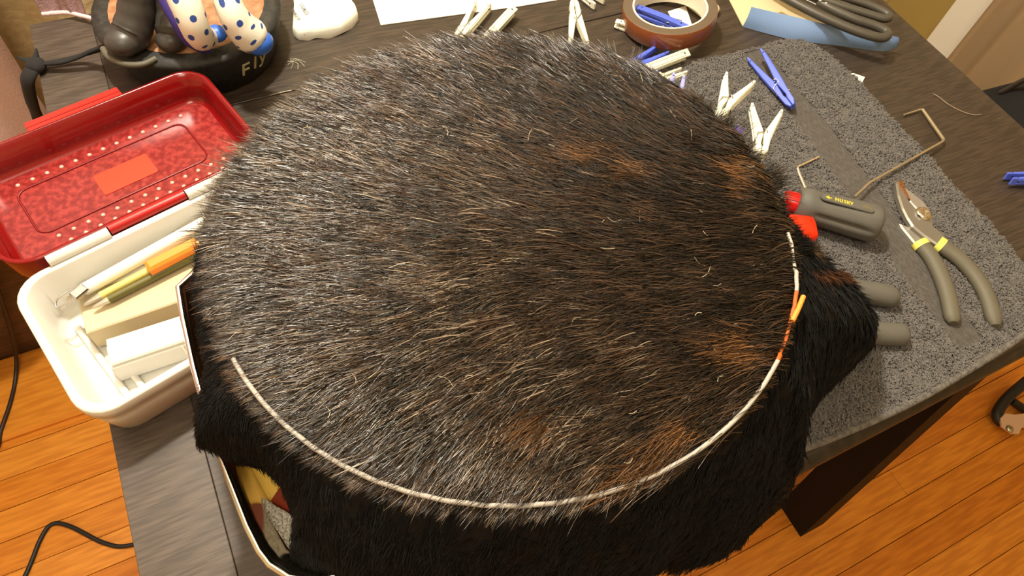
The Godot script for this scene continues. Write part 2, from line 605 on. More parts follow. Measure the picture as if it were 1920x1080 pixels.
	for p in pens:
		var a: Vector3 = xf * p[2]
		var b2: Vector3 = xf * p[3]
		var pt := thing(p[0], p[1], "pen", a)
		var d := (b2 - a)
		var bs := mk()
		tube(bs, [a + d * 0.10, b2], p[4], 12)
		wobj("barrel", bs, mat(p[5], 0.35), pt)
		var tp := mk()
		tube(tp, [a, a + d * 0.02, a + d * 0.10], [0.0008, p[4] * 0.5, p[4] * 0.92], 12)
		wobj("tip", tp, mat(rgb8(196, 190, 176), 0.3, 0.6), pt)
	var cl := thing("binder_clip", "small steel clip on the tip of the white felt pen", "clip", xf * Vector3(-0.045, 0.04, -0.376))
	var cs := mk()
	box(cs, xf * Vector3(-0.041, 0.0405, -0.375), Vector3(0.011, 0.004, 0.008), 0.0008, xf.basis * Basis(UP, 0.3))
	wobj("jaw", cs, M.steel, cl)
	var cw := mk()
	tube(cw, smooth_path([xf * Vector3(-0.046, 0.043, -0.379), xf * Vector3(-0.056, 0.042, -0.377), xf * Vector3(-0.058, 0.041, -0.371), xf * Vector3(-0.046, 0.043, -0.370)]), 0.0007, 6)
	wobj("handle", cw, M.wire, cl)
	var er := mk()
	box(er, xf * Vector3(0.026, 0.0395, -0.366), Vector3(0.040, 0.010, 0.010), 0.002, xf.basis)
	tag(obj("orange_eraser", er, mat(rgb8(238, 138, 40), 0.5)), "bright orange stick among the pens by the fur", "eraser")

# ---------------------------------------------------------------- statue of shoes on a plinth
func statue() -> void:
	var t := thing("shoe_figurine", "painted figurine of black boots and polka dot socks on round black plinth", "figurine", W(0.008, 0, -0.64))
	var p := mk()
	lathe(p, [Vector2(0.070, 0.0), Vector2(0.074, 0.002), Vector2(0.082, 0.030), Vector2(0.087, 0.046), Vector2(0.086, 0.050), Vector2(0.078, 0.0515), Vector2(0.002, 0.0515)], 48, Transform3D(), true)
	obj("plinth", p, grained(rgb8(26, 25, 24), rgb8(46, 43, 38), M.mid, Vector3(14, 14, 14), 0.65, 0.05, false), t)
	var g := mk()
	lathe(g, [Vector2(0.072, 0.0512), Vector2(0.068, 0.0526), Vector2(0.030, 0.0532), Vector2(0.001, 0.0532)], 40)
	obj("painted_ground", g, grained(rgb8(142, 98, 66), rgb8(176, 130, 96), M.mid, Vector3(10, 10, 10), 0.6, 0.05, false), t)
	# socks: a dotted print on the cloth
	var im := Image.create(256, 256, false, Image.FORMAT_RGB8)
	im.fill(rgb8(232, 226, 210))
	var r3 := RandomNumberGenerator.new()
	r3.seed = 5
	for i in 4:
		for j in 4:
			var cx := int((i + 0.5 + (0.5 if j % 2 else 0.0)) * 64) % 256
			var cy := int((j + 0.5) * 64)
			for y in range(-12, 13):
				for x in range(-12, 13):
					if x * x + y * y < 140: im.set_pixel((cx + x + 256) % 256, (cy + y + 256) % 256, rgb8(44, 70, 142))
	var dots := mat(Color.WHITE, 0.55)
	dots.albedo_texture = ImageTexture.create_from_image(im)
	var blue := mat(rgb8(52, 104, 206), 0.4)
	var legs := [
		[[W(0.0012, 0.125, -0.590), W(0.0056, 0.105, -0.565), W(0.0062, 0.088, -0.556), W(0.0088, 0.074, -0.560), W(0.0165, 0.066, -0.567)], [0.013, 0.0135, 0.0125, 0.0125, 0.0085], Vector3(0.0085, 0.0075, 0.0095), W(0.0225, 0.0670, -0.5690), 1.2],
		[[W(0.039, 0.120, -0.590), W(0.0395, 0.098, -0.558), W(0.0435, 0.083, -0.552), W(0.049, 0.072, -0.551), W(0.052, 0.0655, -0.552)], [0.011, 0.012, 0.0145, 0.0165, 0.0135], Vector3(0.0130, 0.0105, 0.0105), W(0.0555, 0.0660, -0.5455), 0.5],
	]
	for l in legs:
		var pts := smooth_path(l[0], 5)
		var st := mk()
		var rings := []
		for i in pts.size():
			var d: Vector3 = pts[mini(i + 1, pts.size() - 1)] - pts[maxi(i - 1, 0)]
			var b := frame_of(d, Vector3.RIGHT)
			var u := float(i) / 5.0
			var k := mini(int(u), 3)
			var r: float = lerpf(l[1][k], l[1][k + 1], u - k)
			var ring := PackedVector3Array()
			for j in 17: ring.append(pts[i] + (b.x * cos(TAU * j / 16.0) + b.y * sin(TAU * j / 16.0)) * r)
			rings.append(ring)
		st.set_smooth_group(1)
		for i in rings.size() - 1:
			for j in 16:
				var q := [[i, j], [i, j + 1], [i + 1, j + 1], [i + 1, j]]
				for n in [0, 2, 1, 0, 3, 2]:
					st.set_uv(Vector2(q[n][1] / 16.0 * 1.3, q[n][0] / 12.0))
					st.add_vertex(rings[q[n][0]][q[n][1]])
		var end: PackedVector3Array = rings[rings.size() - 1]
		for j in 16: tri(st, end[16 - j], end[15 - j], pts[pts.size() - 1] + (pts[pts.size() - 1] - pts[pts.size() - 2]) * 0.8)
		wobj("dotted_sock", st, dots, t)
		var cp := mk()
		ball(cp, l[3], l[2], Basis(UP, l[4]), 16, 10)
		wobj("toe_cap", cp, blue, t)
	var sh := mk()   # purple-blue shading along the first sock, added as a dark tube
	tube(sh, smooth_path([W(-0.010, 0.118, -0.586), W(-0.0045, 0.094, -0.563), W(-0.001, 0.078, -0.558), W(0.006, 0.066, -0.561), W(0.012, 0.061, -0.563)]), 0.0075, 12)
	wobj("sock_shading", sh, mat(rgb8(58, 48, 132), 0.5), t)
	var boot := mat(rgb8(62, 59, 55), 0.38)
	for l in [[[W(-0.056, 0.064, -0.586), W(-0.047, 0.066, -0.593), W(-0.036, 0.080, -0.600), W(-0.028, 0.100, -0.607), W(-0.022, 0.135, -0.615)], [0.0135, 0.0165, 0.0155, 0.0150, 0.016]], [[W(-0.017, 0.060, -0.580), W(-0.012, 0.065, -0.588), W(-0.006, 0.078, -0.600), W(-0.004, 0.10, -0.607), W(0.0, 0.13, -0.612)], [0.0115, 0.0155, 0.0150, 0.014, 0.014]]]:
		var st := mk()
		var pts := smooth_path(l[0], 5)
		var rad := []
		for i in pts.size():
			var u := i / 5.0
			var k := mini(int(u), 3)
			rad.append(lerpf(l[1][k], l[1][k + 1], u - k) * (1.0 + 0.025 * sin(i * 1.9)))
		rad[0] *= 0.5
		rad[1] *= 0.85
		tube(st, pts, rad, 16)
		ball(st, pts[1], Vector3(l[1][0] * 1.15, l[1][0] * 0.9, l[1][0] * 1.1), Basis(), 16, 10)
		wobj("boot", st, boot, t)
	var so := mk()   # pale worn sole edge of the larger boot
	tube(so, smooth_path([W(-0.074, 0.053, -0.598), W(-0.071, 0.0525, -0.585), W(-0.060, 0.0525, -0.572), W(-0.046, 0.0525, -0.567), W(-0.034, 0.0525, -0.571)]), 0.0028, 8)
	wobj("sole", so, mat(rgb8(88, 84, 70), 0.6), t)
	# hand-painted word on the side of the plinth
	var font := SystemFont.new()
	font.font_names = PackedStringArray(["Droid Sans"])
	var cream := mat(rgb8(206, 198, 150), 0.6)
	for w in [["F", 68.5, 0.025, 28], ["l", 60.0, 0.026, 28], ["y", 52.5, 0.026, 24], [".", 43.0, 0.036, 28]]:
		var a := deg_to_rad(w[1])
		var tm := TextMesh.new()
		tm.font = font
		tm.text = w[0]
		tm.font_size = w[3]
		tm.pixel_size = 0.00075
		tm.depth = 0.0012
		tm.material = cream
		var o := MeshInstance3D.new()
		o.mesh = tm
		o.name = "painted_letter"
		t.add_child(o, true)
		var out := Vector3(cos(a), 0.0, sin(a))
		var rr: float = lerpf(0.074, 0.087, w[2] / 0.046)
		o.transform = Transform3D(Basis(UP, PI / 2 - a) * Basis(Vector3.RIGHT, deg_to_rad(14.0)) * Basis(Vector3.BACK, -0.06), out * (rr + 0.0002) + Vector3(0, w[2], 0))
	# black strap tied to the figurine, hanging over the table edge
	var s := thing("black_strap", "black cloth strap knotted at the left table edge", "strap", W(-0.142, 0.006, -0.66))
	var b := mk()
	tube(b, smooth_path([W(-0.075, 0.030, -0.632), W(-0.090, 0.020, -0.642), W(-0.104, 0.014, -0.645), W(-0.120, 0.010, -0.648), W(-0.140, 0.008, -0.655)]), 0.0032, 8, 0.6)
	tube(b, smooth_path([W(-0.075, 0.026, -0.634), W(-0.100, 0.010, -0.652), W(-0.122, 0.006, -0.656), W(-0.140, 0.006, -0.657)]), 0.0026, 8, 0.6)
	wobj("cord", b, M.black_cloth, s)
	var kn := mk()
	ball(kn, W(-0.1425, 0.007, -0.655), Vector3(0.009, 0.007, 0.010), Basis(UP, 0.5), 12, 8)
	tube(kn, [W(-0.142, 0.008, -0.655), W(-0.156, 0.010, -0.668)], [0.005, 0.0008], 6)
	tube(kn, [W(-0.142, 0.008, -0.655), W(-0.138, 0.012, -0.672)], [0.005, 0.001], 6)
	wobj("knot", kn, M.black_cloth, s)
	var hg := mk()
	tube(hg, smooth_path([W(-0.145, 0.006, -0.653), W(-0.154, 0.0, -0.645), W(-0.163, -0.03, -0.650), W(-0.170, -0.06, -0.668), W(-0.178, -0.10, -0.675), W(-0.186, -0.17, -0.70)]), 0.0075, 10, 0.55)
	wobj("hanging_end", hg, M.black_cloth, s)

# ---------------------------------------------------------------- drum, hide and the pan under it
const DC := Vector3(0.145, 0.155, -0.213)   # centre of the head, above the table top
const DRX := 0.180
const DRZ := 0.168

func ell(a: float, k: float, y: float) -> Vector3:
	return W(DC.x + DRX * k * cos(a), y, DC.z + DRZ * k * sin(a))

# outer hem of the hide, by the angle at which it leaves the rim (degrees), as x, height above the table, z
var hem := []

func make_hem() -> void:
	hem = [
		[199, -0.047, 0.100, -0.276], [187, -0.050, 0.100, -0.238], [178, -0.052, 0.100, -0.208], [172, -0.067, 0.108, -0.186], [169, -0.070, 0.106, -0.175], [166.5, -0.063, 0.105, -0.167],
		[164, -0.056, 0.100, -0.160], [160, -0.041, 0.090, -0.150], [156, -0.033, 0.085, -0.140], [153, -0.031, 0.080, -0.130], [149, -0.035, 0.070, -0.116], [146, -0.049, 0.062, -0.101], [142, -0.052, 0.045, -0.085],
		[136, -0.040, 0.020, -0.060], [124, 0.005, 0.012, -0.030], [104, 0.090, -0.085, -0.004], [86, 0.162, -0.100, 0.002], [79, 0.187, -0.090, -0.003], [74, 0.206, -0.080, -0.006], [68, 0.235, -0.080, 0.000], [63, 0.265, -0.090, 0.007],
		[59, 0.287, -0.100, 0.012], [57, 0.291, -0.090, 0.008], [55, 0.296, -0.060, 0.002], [53.5, 0.302, -0.022, -0.004], [52, 0.304, 0.012, -0.026], [50, 0.321, 0.014, -0.048], [47.5, 0.359, 0.014, -0.063], [45, 0.401, 0.016, -0.072], [43, 0.425, 0.027, -0.077],
		[41, 0.440, 0.034, -0.092], [39, 0.441, 0.038, -0.108], [37, 0.435, 0.042, -0.125], [35, 0.423, 0.045, -0.138], [33, 0.414, 0.050, -0.150], [31, 0.390, 0.070, -0.160], [29, 0.362, 0.100, -0.158], [25, 0.334, 0.125, -0.150]]
	var k := 16.0
	while k > -160.0:
		var p := ell(deg_to_rad(k), 1.055, 0.125)
		hem.append([k, p.x, 0.125, p.z])
		k -= 8.0

func hem_at(a: float) -> Vector3:   # a in degrees, 199 down to -161
	for i in hem.size():
		var e: Array = hem[i]
		var f: Array = hem[(i + 1) % hem.size()]
		var fa: float = f[0] if i + 1 < hem.size() else -161.0
		if a <= e[0] and a >= fa:
			var t: float = (e[0] - a) / maxf(e[0] - fa, 0.001)
			return W(lerpf(e[1], f[1], t), lerpf(e[2], f[2], t), lerpf(e[3], f[3], t))
	return W(hem[0][1], hem[0][2], hem[0][3])

func skirt(a: float, t: float) -> Vector3:   # a point of the hanging hide; t 0 at the rim, 1 at the hem
	var r := deg_to_rad(a)
	var p0 := ell(r, 1.0, DC.y - 0.001)
	var p2 := hem_at(a)
	var flat_d := Vector3(p2.x - p0.x, 0, p2.z - p0.z)
	var out := Vector3(cos(r), 0, sin(r))
	var p1 := p0 + flat_d * 0.42 + out * 0.014 + Vector3(0, (p2.y - p0.y) * 0.22, 0)
	var p := p0.lerp(p1, t).lerp(p1.lerp(p2, t), t)
	var front := clampf((sin(r) - 0.1) * 2.0, 0.0, 1.0)
	p += out * sin(deg_to_rad(a) * 17.0) * 0.0045 * t * front
	return p

func flow_at(x: float, z: float) -> Vector2:   # the way the coat lies, tips first
	const F := [[0.051, -0.374, -0.832, -0.555], [0.187, -0.361, -0.6, -0.8], [0.263, -0.317, -0.447, -0.894], [0.29, -0.26, -0.447, -0.894], [0.193, -0.285, -0.707, -0.707], [0.013, -0.302, -0.832, -0.555], [0.082, -0.3, -0.707, -0.707], [-0.03, -0.247, -1.0, 0.0], [0.048, -0.207, -0.894, -0.447], [-0.006, -0.172, -1.0, 0.0], [0.034, -0.125, -0.949, 0.316], [0.062, -0.085, -0.832, 0.555], [0.103, -0.075, -0.949, 0.316], [0.143, -0.058, -1.0, 0.0], [0.216, -0.115, -0.97, -0.243], [0.227, -0.196, -0.832, -0.555], [0.301, -0.202, -0.832, -0.555], [0.275, -0.141, -0.97, -0.243], [0.188, -0.074, -1.0, 0.0], [0.09, -0.148, -1.0, 0.0]]
	var v := Vector2.ZERO
	for f in F:
		var dx: float = x - f[0]
		var dz: float = z - f[1]
		var w := 1.0 / pow(dx * dx + dz * dz + 0.0004, 1.5)
		v += Vector2(f[2], f[3]) * w
	return v.normalized()

func hair_mesh(n: int, length: float, lift: float, spread: float, width: float, seed_: int, m: Material) -> ArrayMesh:
	var r := RandomNumberGenerator.new()
	r.seed = seed_
	var st := mk()
	st.set_smooth_group(1)
	for s in n:
		var o := Vector3(r.randf_range(-1, 1), 0, r.randf_range(-1, 1)) * spread
		var l := length * r.randf_range(0.6, 1.15)
		var side := r.randf_range(-0.18, 0.18)
		var up := lift * r.randf_range(0.5, 1.3)
		var w := width * r.randf_range(0.7, 1.25)
		var tone := r.randf_range(0.45, 1.4)
		if r.randf() < 0.14: tone *= 1.9
		var rings := []
		for i in 5:
			var t := i / 4.0
			var c := o + Vector3(l * t, up * (1.0 - pow(1.0 - t, 2.0)) * (1.0 - 0.25 * t * t), l * side * t * t)
			var rr := w * (1.0 - 0.86 * t * t) * 0.5
			var ring := PackedVector3Array()
			for j in 3: ring.append(c + Vector3(0, cos(TAU * j / 3.0 + 0.3 * s), sin(TAU * j / 3.0 + 0.3 * s)) * rr)
			rings.append(ring)
		for i in 4:
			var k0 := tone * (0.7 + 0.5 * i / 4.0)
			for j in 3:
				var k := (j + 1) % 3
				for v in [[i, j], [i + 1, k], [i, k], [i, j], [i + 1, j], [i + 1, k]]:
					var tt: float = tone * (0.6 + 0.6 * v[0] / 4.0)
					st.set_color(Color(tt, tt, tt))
					st.add_vertex(rings[v[0]][v[1]])
	st.generate_normals()
	var mesh := st.commit()
	mesh.surface_set_material(0, m)
	return mesh

func drum() -> void:
	make_hem()
	var c := W(DC.x, 0, DC.z)
	# pan
	var pan := thing("steel_pan", "shiny steel pan under the hide with its rim showing at left", "pan", W(0.145, 0.051, -0.213))
	var outline := PackedVector2Array([Vector2(-0.0456, -0.301), Vector2(-0.0604, -0.2911), Vector2(-0.0625, -0.266), Vector2(-0.0639, -0.2296), Vector2(-0.0640, -0.2046), Vector2(-0.0630, -0.175), Vector2(-0.0618, -0.1547), Vector2(-0.0604, -0.1368), Vector2(-0.0592, -0.1231), Vector2(-0.0566, -0.1075), Vector2(-0.0535, -0.0985), Vector2(-0.046, -0.088), Vector2(-0.034, -0.080), Vector2(-0.015, -0.076), Vector2(0.008, -0.075), Vector2(0.03, -0.075)])
	for i in 40:
		var a := deg_to_rad(118.0 - i * (118.0 + 172.0) / 40.0)
		outline.append(Vector2(DC.x + 0.177 * cos(a), DC.z + 0.165 * sin(a)))
	outline.append(Vector2(-0.035, -0.312))
	var rings := []
	for l in [[0.93, 0.0515], [0.965, 0.056], [0.985, 0.088], [1.0, 0.0925], [1.004, 0.095], [0.998, 0.0965], [0.988, 0.0955], [0.975, 0.089], [0.952, 0.060], [0.93, 0.056]]:
		var ring := PackedVector3Array()
		for p in outline:
			var q: Vector2 = Vector2(DC.x, DC.z) + (p - Vector2(DC.x, DC.z)) * l[0]
			ring.append(W(q.x, l[1], q.y))
		ring.reverse()
		rings.append(ring)
	var ps := mk()
	loft(ps, rings, true, true, 1)
	wobj("pan_body", ps, mat(rgb8(206, 196, 176), 0.14, 1.0), pan)
	var rim := mk()
	var rp := []
	for p in outline: rp.append(W(p.x, 0.0955, p.y))
	rp.append(rp[0])
	tube(rim, rp, 0.0022, 8, 1.0, false)
	var rim_o := wobj("rim", rim, M.chrome, pan)
	rim_o.set_meta("label", "bright rolled rim")
	# coloured pieces added in place of the reflections in the shiny pan
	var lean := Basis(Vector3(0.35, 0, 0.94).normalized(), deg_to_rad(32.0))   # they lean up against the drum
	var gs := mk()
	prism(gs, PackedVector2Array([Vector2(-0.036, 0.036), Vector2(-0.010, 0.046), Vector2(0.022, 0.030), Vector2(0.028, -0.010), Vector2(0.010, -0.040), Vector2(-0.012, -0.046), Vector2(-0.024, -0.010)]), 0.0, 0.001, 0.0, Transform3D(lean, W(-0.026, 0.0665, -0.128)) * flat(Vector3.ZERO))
	tag(obj("gold_reflection", gs, mat(rgb8(250, 208, 96), 0.4, 0.2)), "gold patch standing for a reflection in the steel pan", "reflection")
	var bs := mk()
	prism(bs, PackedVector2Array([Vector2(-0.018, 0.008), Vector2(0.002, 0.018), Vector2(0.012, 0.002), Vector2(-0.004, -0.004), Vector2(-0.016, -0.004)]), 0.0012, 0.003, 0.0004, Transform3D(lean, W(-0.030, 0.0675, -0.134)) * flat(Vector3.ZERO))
	tag(obj("brown_reflection", bs, mat(rgb8(130, 46, 16), 0.45)), "red-brown patch standing for a reflection in the pan", "card")
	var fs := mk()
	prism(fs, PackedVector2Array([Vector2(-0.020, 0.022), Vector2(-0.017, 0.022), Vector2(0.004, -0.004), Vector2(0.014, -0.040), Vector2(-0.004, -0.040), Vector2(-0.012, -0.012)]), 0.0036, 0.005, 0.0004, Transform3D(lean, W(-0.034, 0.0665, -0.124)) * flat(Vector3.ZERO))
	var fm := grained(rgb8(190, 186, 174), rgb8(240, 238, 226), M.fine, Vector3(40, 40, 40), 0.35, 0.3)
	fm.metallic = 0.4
	tag(obj("silver_reflection", fs, fm), "long silver sliver standing for a reflection in the pan below the hide", "reflection")

	# drum: shell and hoop under the hide
	var d := thing("frame_drum", "round drum standing in the steel pan, covered by dark hide", "drum", W(DC.x, 0.0565, DC.z))
	var shs := mk()
	var srings := []
	for l in [[0.915, 0.0568], [0.920, 0.058], [0.920, 0.150], [0.915, 0.1515], [0.885, 0.1515], [0.88, 0.150], [0.88, 0.058], [0.885, 0.0568]]:
		var ring := PackedVector3Array()
		for j in 64: ring.append(ell(-TAU * j / 64.0, l[0], l[1]))
		srings.append(ring)
	srings.append(srings[0])
	loft(shs, srings, false, false, -1)
	wobj("shell", shs, mat(rgb8(120, 72, 36), 0.5), d)

	# hide: head and skirt are one skin
	var h := thing("animal_hide", "dark brown hairy hide stretched over the drum and hanging down", "hide", W(DC.x, DC.y, DC.z))
	var skin := mk()
	skin.set_smooth_group(1)
	var n := 240
	var cols := []
	for i in n:
		var a := 199.0 - 360.0 * i / n
		if a < -160.9: a = -160.9
		var col := PackedVector3Array()
		for k in 5: col.append(ell(deg_to_rad(a), k / 5.0, DC.y + 0.001 * (1.0 - k / 5.0)))
		for k in 9: col.append(skirt(a, k / 8.0))
		cols.append(col)
	for i in n:
		var A: PackedVector3Array = cols[i]
		var B: PackedVector3Array = cols[(i + 1) % n]
		for k in A.size() - 1:
			if k == 0: tri(skin, A[0], A[1], B[1])
			else: quad(skin, A[k], A[k + 1], B[k + 1], B[k])
	# the flesh side, two millimetres in
	for i in n:
		var A: PackedVector3Array = cols[i]
		var B: PackedVector3Array = cols[(i + 1) % n]
		for k in range(5, A.size() - 1):
			var oa := Vector3(A[k].x - c.x, 0, A[k].z - c.z).normalized() * -0.002
			var ob := Vector3(B[k].x - c.x, 0, B[k].z - c.z).normalized() * -0.002
			quad(skin, B[k] + ob, B[k + 1] + ob, A[k + 1] + oa, A[k] + oa)
			if k == A.size() - 2:
				quad(skin, A[k + 1], A[k + 1] + oa, B[k + 1] + ob, B[k + 1])
	wobj("skin", skin, mat(rgb8(20, 17, 15), 0.85, 0.0, 0.3), h)

	# coat
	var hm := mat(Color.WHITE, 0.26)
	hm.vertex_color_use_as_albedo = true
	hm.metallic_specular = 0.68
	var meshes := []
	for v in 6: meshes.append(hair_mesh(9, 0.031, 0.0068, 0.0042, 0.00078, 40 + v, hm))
	var sm := mat(Color.WHITE, 0.6, 0.0, 0.3)
	sm.vertex_color_use_as_albedo = true
	var short := []
	for v in 3: short.append(hair_mesh(9, 0.010, 0.0014, 0.004, 0.00055, 60 + v, sm))
	var tan := [[0.222, -0.237, 0.022, 0.006, 0.0], [0.247, -0.212, 0.013, 0.005, 0.0], [0.315, -0.189, 0.008, 0.017, 0.5], [0.238, -0.084, 0.014, 0.008, 0.3], [0.164, -0.055, 0.026, 0.007, -0.2], [0.129, -0.052, 0.014, 0.007, 0.0], [0.110, -0.095, 0.012, 0.010, 0.0], [0.052, -0.098, 0.004, 0.009, 0.0], [-0.036, -0.180, 0.005, 0.017, 0.0]]
	var tone := FastNoiseLite.new()
	tone.seed = 9
	tone.frequency = 14.0
	var r := RandomNumberGenerator.new()
	r.seed = 99
	var inv := Transform3D(Basis(), -W(DC.x, DC.y, DC.z))
	var places := [[], [], [], [], [], []]
	var tints := [[], [], [], [], [], []]
	var count := 30000
	for i in count:
		var rad := sqrt(r.randf()) * 1.02
		var a := r.randf() * TAU
		var p := ell(a, rad, DC.y)
		var fl := flow_at(p.x, p.z)
		var turn := r.randfn(0.0, 0.13) + tone.get_noise_2d(p.x * 2.2, p.z * 2.2) * 0.35
		fl = fl.rotated(turn)
		var lift := r.randfn(0.03, 0.07)
		if rad > 0.95: lift -= 0.12
		var x := Vector3(fl.x, lift, fl.y).normalized()
		var zz := x.cross(UP).normalized()
		var y := zz.cross(x).normalized()
		var s := r.randf_range(0.75, 1.15)
		# tips stop about at the rim
		var lim := 0.955 + absf(r.randfn(0.0, 0.04)) + (0.06 if sin(a) < -0.35 else 0.0)
		for q in 5:
			var tip := Vector2((p.x + x.x * 0.030 * s - DC.x) / DRX, (p.z + x.z * 0.030 * s - DC.z) / DRZ)
			if tip.length() <= lim: break
			s *= 0.76
		var b := Basis(x * s, y * s, zz * s)
		var v := i % 6
		places[v].append(inv * Transform3D(b, p + Vector3(0, r.randf_range(0.0, 0.003), 0)))
		var nz := tone.get_noise_2d(p.x * 6.0 + 40.0, p.z * 6.0)
		var k := r.randf() + nz * 0.45
		var col := Color(0.013, 0.0095, 0.0075)
		k -= clampf((p.x - 0.13) / 0.14, 0.0, 1.0) * 0.28   # the coat turns blacker towards one flank
		if k > 0.90: col = Color(0.34, 0.255, 0.18)
		elif k > 0.45: col = Color(0.085, 0.047, 0.027)
		for q in tan:
			var dx: float = p.x - q[0]
			var dz: float = p.z - q[1]
			var ca := cos(q[4])
			var sa := sin(q[4])
			var e := pow((dx * ca + dz * sa) / q[2], 2) + pow((dz * ca - dx * sa) / q[3], 2)
			if e < 1.0 + r.randf_range(-0.4, 0.5): col = Color(0.24, 0.11, 0.04) * r.randf_range(0.3, 1.1)
		col.a = 1.0
		tints[v].append(col)
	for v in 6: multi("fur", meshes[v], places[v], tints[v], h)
	# the black shorter coat of the hanging part, its shade put into the colour
	places = [[], [], []]
	tints = [[], [], []]
	for i in 22000:
		var a := r.randf_range(-160.0, 199.0)
		if r.randf() > (1.0 if a > -5.0 else 0.35): continue
		var t := sqrt(r.randf())
		var p := skirt(a, t)
		var pu := skirt(a, minf(t + 0.03, 1.0)) - skirt(a, maxf(t - 0.03, 0.0))
		var pa := skirt(minf(a + 0.6, 198.9), t) - skirt(maxf(a - 0.6, -160.8), t)
		var nrm := pa.cross(pu).normalized()
		var outw := Vector3(p.x - c.x, 0.05, p.z - c.z)
		if nrm.dot(outw) < 0.0: nrm = -nrm
		var want := Vector3(-0.55, -0.35, 0.6)
		if a < 30.0: want = Vector3(0.45, -0.45, -0.1)
		if a > 138.0: want = Vector3(0.15, -1.0, 0.25)
		var x := (want - nrm * want.dot(nrm) + Vector3(r.randfn(0, 0.14), r.randfn(0, 0.14), r.randfn(0, 0.14)) + nrm * 0.06).normalized()
		var zz := x.cross(nrm).normalized()
		var y := zz.cross(x).normalized()
		var s := r.randf_range(0.7, 1.2)
		if a > 138.0: s *= 0.7
		if a < 62.0 and t > 0.8: s *= 0.55
		var v := i % 3
		places[v].append(inv * Transform3D(Basis(x * s, y * s, zz * s), p))
		var col := Color(0.0085, 0.008, 0.0075) * r.randf_range(0.6, 1.6)
		if a < 37.0 and a > 34.2 and t > 0.2 and t < 0.85: col = Color(0.11, 0.042, 0.016) * r.randf_range(0.2, 1.0)
		if a < 31.5 and a > 28.5 and t > 0.4: col = Color(0.12, 0.07, 0.03) * r.randf_range(0.3, 1.0)
		if a < 121.0 and a > 112.0 and t > 0.5 and t < 0.8: col = Color(0.10, 0.045, 0.03) * r.randf_range(0.2, 1.0)
		col.a = 1.0
		tints[v].append(col)
	for v in 3: multi("skirt_fur", short[v], places[v], tints[v], h)
	# long dark tufts that stand out over the rim by the clothespins
	places = [[], [], [], [], [], []]
	tints = [[], [], [], [], [], []]
	for i in 700:
		var a := deg_to_rad(r.randf_range(-62.0, 14.0))
		var p := ell(a, r.randf_range(0.97, 1.05), DC.y - r.randf_range(0.0, 0.02))
		var x := (Vector3(cos(a), r.randf_range(-0.35, 0.35), sin(a)) + Vector3(-0.25 + r.randfn(0, 0.25), 0, -0.1 + r.randfn(0, 0.25))).normalized()
		var zz := x.cross(UP).normalized()
		var y := zz.cross(x).normalized()
		var s := r.randf_range(0.35, 0.75)
		places[i % 6].append(inv * Transform3D(Basis(x * s, y * s, zz * s), p))
		var g := r.randf_range(0.5, 1.5)
		tints[i % 6].append(Color(0.014 * g, 0.010 * g, 0.008 * g))
	for v in 6: multi("rim_tufts", meshes[v], places[v], tints[v], h)
	# loose pale clippings lying on the coat
	var cm := mat(rgb8(200, 186, 156), 0.4)
	var cs := mk()
	for i in 70:
		var rad := sqrt(r.randf()) * 0.97
		var p := ell(r.randf() * TAU, rad, DC.y + 0.0085 + r.randf() * 0.003)
		var a := r.randf() * TAU if r.randf() < 0.5 else PI + r.randfn(0, 0.4)
		var l := r.randf_range(0.004, 0.012)
		var dd := Vector3(cos(a), r.randfn(0, 0.08), sin(a)) * l
		var bend := Vector3(-sin(a), 0, cos(a)) * l * r.randf_range(-0.3, 0.3)
		tube(cs, smooth_path([p, p + dd * 0.5 + bend, p + dd], 4), r.randf_range(0.0001, 0.0002), 4)
	var clip := wobj("loose_hairs", cs, cm, h)
	clip.set_meta("kind", "stuff")
	clip.set_meta("label", "pale loose hairs lying on the coat")

	# cord tied round the front of the rim, partly buried in the coat
	var rope := thing("tied_string", "thin white cord tied around the rim of the hide drum", "cord", ell(PI / 2, 1.0, DC.y))
	var pts := []
	for i in 121:
		var deg := 172.0 - i * 148.0 / 120.0
		var a := deg_to_rad(deg)
		var k := 1.006
		var yy := DC.y + 0.0062
		if deg > 150.0: yy = DC.y + 0.0065
		if deg < 35.0: yy = DC.y + 0.003
		if deg > 44.0 and deg < 56.0: yy = DC.y + 0.0035
		pts.append(ell(a, k, yy + 0.0006 * sin(i * 1.3)))
	var rs := mk()
	tube(rs, pts.slice(0, 94), 0.0013, 8)
	tube(rs, pts.slice(107), 0.0013, 8)
	wobj("loop", rs, mat(rgb8(172, 167, 160), 0.7), rope)
	var os := mk()
	tube(os, pts.slice(93, 108), 0.0013, 8)
	wobj("stained_section", os, mat(rgb8(186, 92, 34), 0.6), rope).set_meta("label", "rust orange stretch of the cord")
	var ks := mk()
	tube(ks, smooth_path([ell(deg_to_rad(47.0), 1.01, DC.y + 0.005), ell(deg_to_rad(44.0), 1.02, DC.y + 0.006), ell(deg_to_rad(40.5), 1.035, DC.y + 0.005)]), 0.0016, 8)
	wobj("loose_end", ks, mat(rgb8(236, 150, 60), 0.6), rope)

